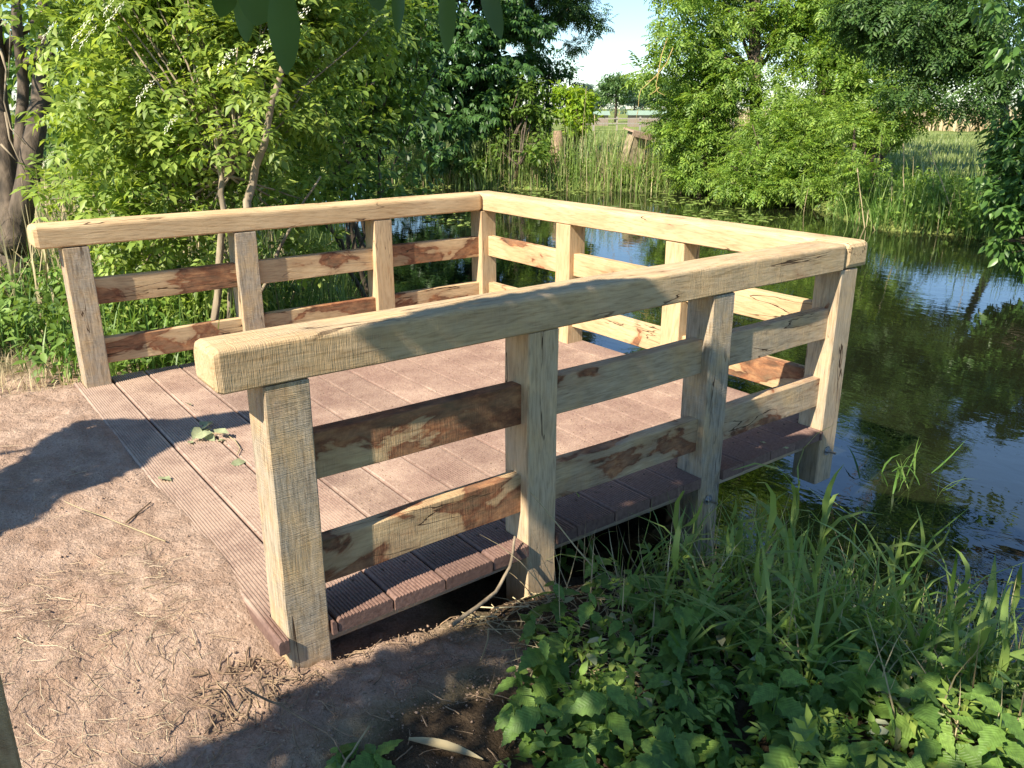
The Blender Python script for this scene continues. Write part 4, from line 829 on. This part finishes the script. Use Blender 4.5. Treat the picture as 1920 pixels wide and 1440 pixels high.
xy = scatter((.1, .6, 2.2, 2.4), 500, lambda x, y: bank(x, y, -.1, 1.2)); k = len(xy); V, F_ = blades(on_ground(xy, .02), rng.uniform(.15, .45, k), rng.uniform(.004, .008, k), 1.0, (0,1)); stuff('bank_straw', V, F_, M['dry'], 'broken straw stems lying between the right bank plants', 'straw')
def near_label(px, py):
    if px < 1330: return 'broad arching grass growing between the second post and the third post'
    if px < 1520: return 'broad arching grass in front of the third post at the water edge'
    if px < 1750: return 'broad arching grass at the water edge below the last post'
    return 'broad arching grass at the right edge of the photo beside the water'
for px, py, h in [(1180,1130,.4),(1240,1210,.42),(1300,1200,.5),(1350,1260,.5),(1420,1290,.5),(1470,1240,.5),(1550,1230,.6),(1590,1190,.62),(1650,1230,.62),(1700,1290,.6),(1760,1180,.6),(1890,1230,.6),(1380,1160,.5),(1500,1330,.42),(1270,1290,.4),(1620,1360,.4),(1760,1340,.4),(1830,1270,.4)]:
    b = G(px, py+40, -.3); b[2] = max(float(H(b[0], b[1])), WZ-.1); e = empty('arching_grass', b, near_label(px, py), 'grass', near_label(px, py).replace('broad arching grass', 'arching grass clumps'))
    for i in range(8):
        V, F_ = blades(np.zeros((1, 3)), np.array([h*rng.uniform(.8, 1.35)]), np.array([rng.uniform(.012, .024)]), .35, (2,3)); link('blade', mesh('blade', V, F_, M['reed'] if rng.random() < .7 else M['grass']), e)
xy = scatter((.3, -.3, 2.6, 2.4), 260, lambda x, y: rb(x, y)); k = len(xy); V, F_ = cluster_leaves(on_ground(xy, .12), rng.uniform(.05, .12, k), 4, 'elder', .09); stuff('ground_elder', V, F_, M['elder'], 'pale green compound leaved seedlings scattered between the nettles', 'plants')
xy = scatter((.3, -.3, 2.6, 2.4), 160, lambda x, y: rb(x, y)); k = len(xy); V, F_ = cluster_leaves(on_ground(xy, .08), rng.uniform(.04, .1, k), 3, 'single', .06); stuff('withered_leaves', V, F_, M['wilt'], 'pale withered leaves caught between the nettles', 'leaves')
# floating grass tangle by the last post
b = G(1690, 905, WZ); V, F_ = blades(np.column_stack([rng.normal(0, .12, 22), rng.normal(0, .12, 22), np.zeros(22)]), rng.uniform(.15, .4, 22), rng.uniform(.01, .018, 22), .8); tag(link('floating_grass', mesh('floating_grass', V, F_, M['grass']), None, b), 'lit tangle of grass blades floating right of the last post', 'grass', kind='stuff')

# ------------------------------------------------------------------ litter on the sand
def strands(n, region, L0, L1, r, mat, name, label, cat, cond=None, zoff=.006):
    mb = MB(); xy = scatter(region, n, cond)
    for q in xy:
        L = rng.uniform(L0, L1); a = rng.random()*6.28; cv = rng.normal(0, .8); m = 4; pts = []; x, y = q
        for i in range(m): pts.append((x, y)); x += math.cos(a)*L/m; y += math.sin(a)*L/m; a += cv*L/m*3+rng.normal(0, .15)
        pts = np.array(pts); z = H(pts[:, 0], pts[:, 1])+zoff+np.abs(rng.normal(0, .004, m)); mb.tube(np.column_stack([pts, z]), r*rng.uniform(.6, 1.5), 4, False)
    if mb.n: tag(mb.build(name, mat), label, cat, kind='stuff')
strands(800, (-.9, -1.25, .3, -.35), .02, .13, .0009, M['straw'], 'straw_litter', 'tangle of straw and roots at the bottom left of the sand', 'straw', lambda x, y: (x*1.0-y < 1.25))
strands(230, (-3.6, -1.4, .4, -.3), .02, .15, .0009, M['straw'], 'root_litter', 'loose roots and straw scattered over the trodden sand', 'roots', lambda x, y: rng.random(len(x)) < .3+.7*(y < -.6))
strands(190, (.02, -.6, .9, .7), .04, .16, .0018, M['root'], 'mound_roots', 'thin brown roots on the shaded soil beside the platform', 'roots')
strands(120, (-.1, -.45, .15, -.1), .04, .14, .002, M['root'], 'root_tuft', 'tuft of torn roots at the foot of the entrance post', 'roots')
strands(260, (.1, .45, .9, 1.3), .06, .3, .0022, M['dry'], 'dry_stalks', 'dry stalks lying at the foot of the second post', 'straw', lambda x, y: x > .05, .02)
strands(120, (-3.1, -.2, -.2, 2.9), .01, .05, .0012, M['straw'], 'deck_litter', 'small bits of straw on the deck', 'straw', lambda x, y: rng.random(len(x)) < .8) if False else None
# soil crumbs
ico = MB().add([(1,0,0),(-1,0,0),(0,1,0),(0,-1,0),(0,0,1),(0,0,-1)], [(0,2,4),(2,1,4),(1,3,4),(3,0,4),(2,0,5),(1,2,5),(3,1,5),(0,3,5)])
IV = np.vstack(ico.V); IF = np.array(ico.F)
def crumbs(region, n, s0, s1, mat, label, cond=None):
    xy = scatter(region, n, cond); k = len(xy); p = on_ground(xy, .002); s = s0*np.exp(rng.random(k)**2*math.log(s1/s0)); R = frames(rdir(k), rdir(k))
    V = np.einsum('mij,kj->mki', R, IV*rng.uniform(.7, 1.2, (6, 1)))*s[:, None, None]; V[:, :, 2] *= .7; V += p[:, None, :]
    stuff('soil_crumbs', V.reshape(-1, 3), (IF[None]+np.arange(k)[:, None, None]*6).reshape(-1, 3), mat, label, 'soil')
M['crumb'] = simple('crumb', (.30,.205,.14), .95)
crumbs((-3.6, -1.4, .8, .5), 9000, .0015, .007, M['crumb'], 'crumbs of dry sandy soil in front of the platform', lambda x, y: (y < -.22) | (x > .02))
crumbs((-.15, -.5, .5, .9), 1500, .002, .011, M['crumb'], 'lumps of soil along the edge of the platform', lambda x, y: (x > .02) | (y < -.22))
# bigger single pieces
def twig(pts, r, mat, name, label, cat, z=.012):
    mb = MB(); p3 = []
    for px, py, zz in pts: q = G(px, py, zz); p3.append(q)
    p3 = np.array(p3); o0 = p3[0].copy(); tt = np.linspace(0, len(p3)-1, len(p3)*3); p4 = np.column_stack([np.interp(tt, range(len(p3)), (p3-o0)[:, i]) for i in range(3)])+rng.normal(size=(len(tt), 3))*.0015
    mb.tube(p4, np.linspace(r, r*.6, len(tt)), 6); return tag(mb.build(name, M[mat], None, True, o0), label, cat)
twig([(850,1170,-.12),(925,1115,-.10),(958,1060,-.02),(965,1005,.05)], .009, 'bark2', 'dead_branch', 'curved dead branch leaning against the second post', 'branch')
twig([(120,940,.02),(310,1015,.02)][::-1], .003, 'dry', 'straw_stalk', 'pale straw stalk lying on the sand in front of the entrance board', 'straw')
twig([(95,1190,.0),(190,1190,.0),(230,1178,.0)], .004, 'dry', 'straw_stalk', 'bent pale stalk on the sand left of the entrance post', 'straw')
twig([(235,980,.01),(282,940,.015)], .005, 'root', 'short_stick', 'short brown stick lying on the sand by the front board', 'stick')
twig([(640,1440,-.1),(690,1362,-.05)], .004, 'dry', 'straw_stalk', 'upright broken straw stalk at the bottom of the shaded soil', 'straw')
twig([(455,1290,-.02),(540,1330,-.08),(620,1380,-.1),(650,1430,-.1)], .004, 'root', 'long_root', 'long thin root crossing the soil below the entrance post', 'root')
twig([(1110,1060,.05),(1000,930,.3),(995,925,.3)], .003, 'dry', 'reed_stalk', 'thin dry reed stalk leaning across the second post', 'stalk')
# pale dry leaf strip
p0, p1, p2 = G(765,1392,-.11), G(830,1400,-.1), G(905,1432,-.11); 
V = []; 
for i in range(7):
    t = i/6; q = (1-t)**2*p0+2*t*(1-t)*p1+t*t*p2; w_ = .017*math.sin(math.pi*(.08+.9*t)); d_ = unit(p2-p0); s_ = np.cross(d_, [0,0,1.]); q[2] = float(H(q[0], q[1]))+.012+.01*math.sin(t*3); V += [q+s_*w_+[0,0,.004], q+[0,0,-.002], q-s_*w_+[0,0,.006]]
V = np.array(V); o0 = V[0].copy(); tag(link('dry_leaf_strip', mesh('dry_leaf_strip', V-o0, [(3*i+j, 3*i+j+1, 3*i+j+4, 3*i+j+3) for i in range(6) for j in range(2)], M['dry'], True), None, o0), 'curled pale dry leaf on the shaded soil at the bottom', 'leaf')
# wilted leaves on the deck
def wilted(px, py, s, lb, n=1, spread=0):
    b = G(px, py, .006); e = empty('wilted_leaf' if n == 1 else 'wilted_sprig', b, lb, 'leaf' if n == 1 else 'leaves')
    for i in range(n):
        V, F = T['single']; V = V.copy(); V[:, 2] += .12*np.sin(V[:, 0]*9+V[:, 1]*14+i); o = link('leaf', mesh('leaf', V, F, M['wilt']), e); o.location = (rng.normal(0, spread), rng.normal(0, spread*.8), .006+.012*i/max(1, n)*3); o.scale = (s, s*1.1, s*.8); o.rotation_euler = (rng.normal(0, .25), rng.normal(0, .2), rng.random()*6.28)
    return e
e = wilted(372, 815, .10, 'heap of wilted pale green leaves on the deck by the entrance', 9, .035)
mb = MB(); q = [G(x, y, .01)-np.array(e.location) for x, y in [(385,812),(420,812),(440,825),(450,840),(444,852)]]; mb.tube(q, .003, 5); mb.build('stalk', M['dry'], e, True)
wilted(432, 872, .09, 'single wilted leaf on the deck right of the leaf heap'); wilted(296, 895, .085, 'wilted leaf lying on the first board'); wilted(350, 756, .06, 'small green leaf on the deck near the left railing'); wilted(404, 828, .06, 'curled leaf beside the leaf heap'); wilted(358, 832, .06, 'pale leaf below the leaf heap')
wilted(1437, 833, .045, 'white curled petal on the deck edge near the last post'); wilted(1479, 842, .035, 'small white petal hanging at the deck edge')
# grit on deck
xy = scatter((-3.2, 0, -.25, 2.9), 2600); k = len(xy); s = rng.uniform(.0012, .004, k); R = frames(rdir(k), rdir(k)); V = np.einsum('mij,kj->mki', R, IV)*s[:, None, None]+np.column_stack([xy, np.full(k, .002)])[:, None, :]
stuff('deck_grit', V.reshape(-1, 3), (IF[None]+np.arange(k)[:, None, None]*6).reshape(-1, 3), M['stone'] if False else M['crumb'], 'grit and sand grains strewn over the deck boards', 'grit')
# stake at bottom left
q = G(30, 1440, .25); e = tag(beam('wooden_stake', (q[0]+.01, q[1]-.045, -.4), (q[0]+.01, q[1]-.045, 1.0), .11, .11, M['oaksaw'], None, .006, axis_='z', attrs=dict(grey=.2)), 'rough oak post cut off by the bottom left corner', 'post')

# ------------------------------------------------------------------ tree behind the camera: hanging leaves in view, crown throws the shade
tw = empty('walnut_tree', (4.2, -4.6, -.1), 'overhanging tree whose long dark leaves hang into the top of the photo', 'tree')
loc = np.array(tw.location)
def inpoly(x, y, P_):
    ins = np.zeros(len(x), bool)
    for i in range(len(P_)):
        a, b_ = P_[i], P_[(i+1) % len(P_)]; c = (a[1] > y) != (b_[1] > y); ins ^= c & (x < (b_[0]-a[0])*(y-a[1])/((b_[1]-a[1]) or 1e-9)+a[0])
    return ins
def canopy(poly, n, z0, z1, size, mat, parent, thr=-9, name='crown', leak=1):
    P_ = np.array(poly); lo, hi = P_.min(0), P_.max(0); x = rng.uniform(lo[0], hi[0], n); y = rng.uniform(lo[1], hi[1], n); m = inpoly(x, y, P_) & (fnoise(x, y, .5, 61, 2) > thr); x, y = x[m], y[m]
    keep = (rng.random(len(x)) < np.where(~((np.abs(x-.75) < .55) & (np.abs(y-1.15) < .55)) & (x > .42+.25*(y > .8)) & (x < 2.2) & (y > -.1), leak, 1)); gp = G(1865, 1405, -.2); keep &= ~((x-gp[0]-.04)**2+(y-gp[1]+.2)**2 < .17**2); x, y = x[keep], y[keep]; z = rng.uniform(z0, z1, len(x)); pos = np.column_stack([x+.19*z, y-z, z]); k = len(x); d = rdir(k); d[:, 2] *= .3; nn = np.array([.19,-1,1.3])+rdir(k)*.35
    R = d; V, F = soup('single', pos-unit(d)*size*.5, d, nn, size*rng.uniform(.7, 1.15, k)); o = link(name, mesh(name, V-np.array(parent.location), F, mat), parent); o['kind'] = 'stuff'; return pos
pos = canopy([(.22,-1.6),(.2,-.6),(.13,-.3),(.12,.0),(.16,.4),(.08,.9),(-.16,1.14),(-.27,1.5),(-.27,2.3),(-.17,2.5),(-.08,2.62),(.08,3.0),(.6,3.3),(1.5,3.1),(3.4,3.2),(3.6,-1.6)], 42000, 3.0, 3.8, .085, M['hang'], tw, leak=.3)
limbs(tw, M['bark'], (4.2,-4.6,-.1), (3.2,-4.2,3.6), .16, .09, pos, 14)
for px, py, d, L, wd, tip in [(527,20,1.25,.125,.042,(538,140)),(455,20,1.5,.075,.03,(462,80)),(488,-15,1.4,.07,.05,(480,48)),(840,10,1.5,.105,.028,(838,100)),(748,-10,1.5,.085,.022,(745,62)),(905,-15,1.45,.105,.032,(940,74)),(700,-30,1.6,.06,.03,(712,20)),(430,-20,1.45,.08,.035,(412,32))]:
    a_ = P(px, -45 if py < 30 else py, d); t_ = P(tip[0], tip[1], d*rng.uniform(.97, 1.05)); dv = t_-a_; Ln = np.linalg.norm(dv); wdd = wd*d/1.25
    view = unit(a_-cc); s_ = unit(np.cross(dv, view)); tilt = rng.normal(0, .4); s_ = unit(s_+view*tilt); V = []
    for i in range(9):
        t = i/8; w_ = wdd*.58*(1-max(0, t-.45)**2*2.6)*min(1, .55+t)*(1 if t < .97 else .3); q = a_+dv*t+view*.01*math.sin(t*3); V += [q+s_*w_-view*w_*.3, q, q-s_*w_-view*w_*.3]
    V = np.array(V)-loc; link('leaf', mesh('leaf', V, [(3*i+j, 3*i+j+1, 3*i+j+4, 3*i+j+3) for i in range(8) for j in range(2)], M['hang'], True), tw)
mb = MB(); mb.tube(wob(P(950,-90,1.5)-loc, P(420,-70,1.4)-loc, 7, .02), .004, 6); mb.tube(wob(P(950,-90,1.5)-loc, (3.2-loc[0],-4.2-loc[1],3.4-loc[2]), 8, .03), np.linspace(.005, .03, 8), 6); mb.build('branch', M['bark'], tw, True)
# unseen bough added to block sun, leaves outlined to shape the left deck shadow
tw2 = empty('shadow_bough', (-3.6, -5.2, -.1), 'added unseen leafy bough that casts the shadow across the left of the deck', 'bush')
pos = canopy([(-.6,-1.5),(-1.35,-.9),(-1.6,-.55),(-1.74,-.25),(-1.94,-.05),(-2.02,.12),(-2.02,.5),(-2.12,.7),(-2.24,.42),(-2.32,.1),(-2.5,-.1),(-2.6,-.3),(-2.45,-.5),(-2.1,-.75),(-1.9,-1.5)], 16000, 2.2, 2.6, .08, M['bush'], tw2)
limbs(tw2, M['bark'], (-3.6,-5.2,-.1), (-2.3,-3.6,2.2), .07, .04, pos, 5)
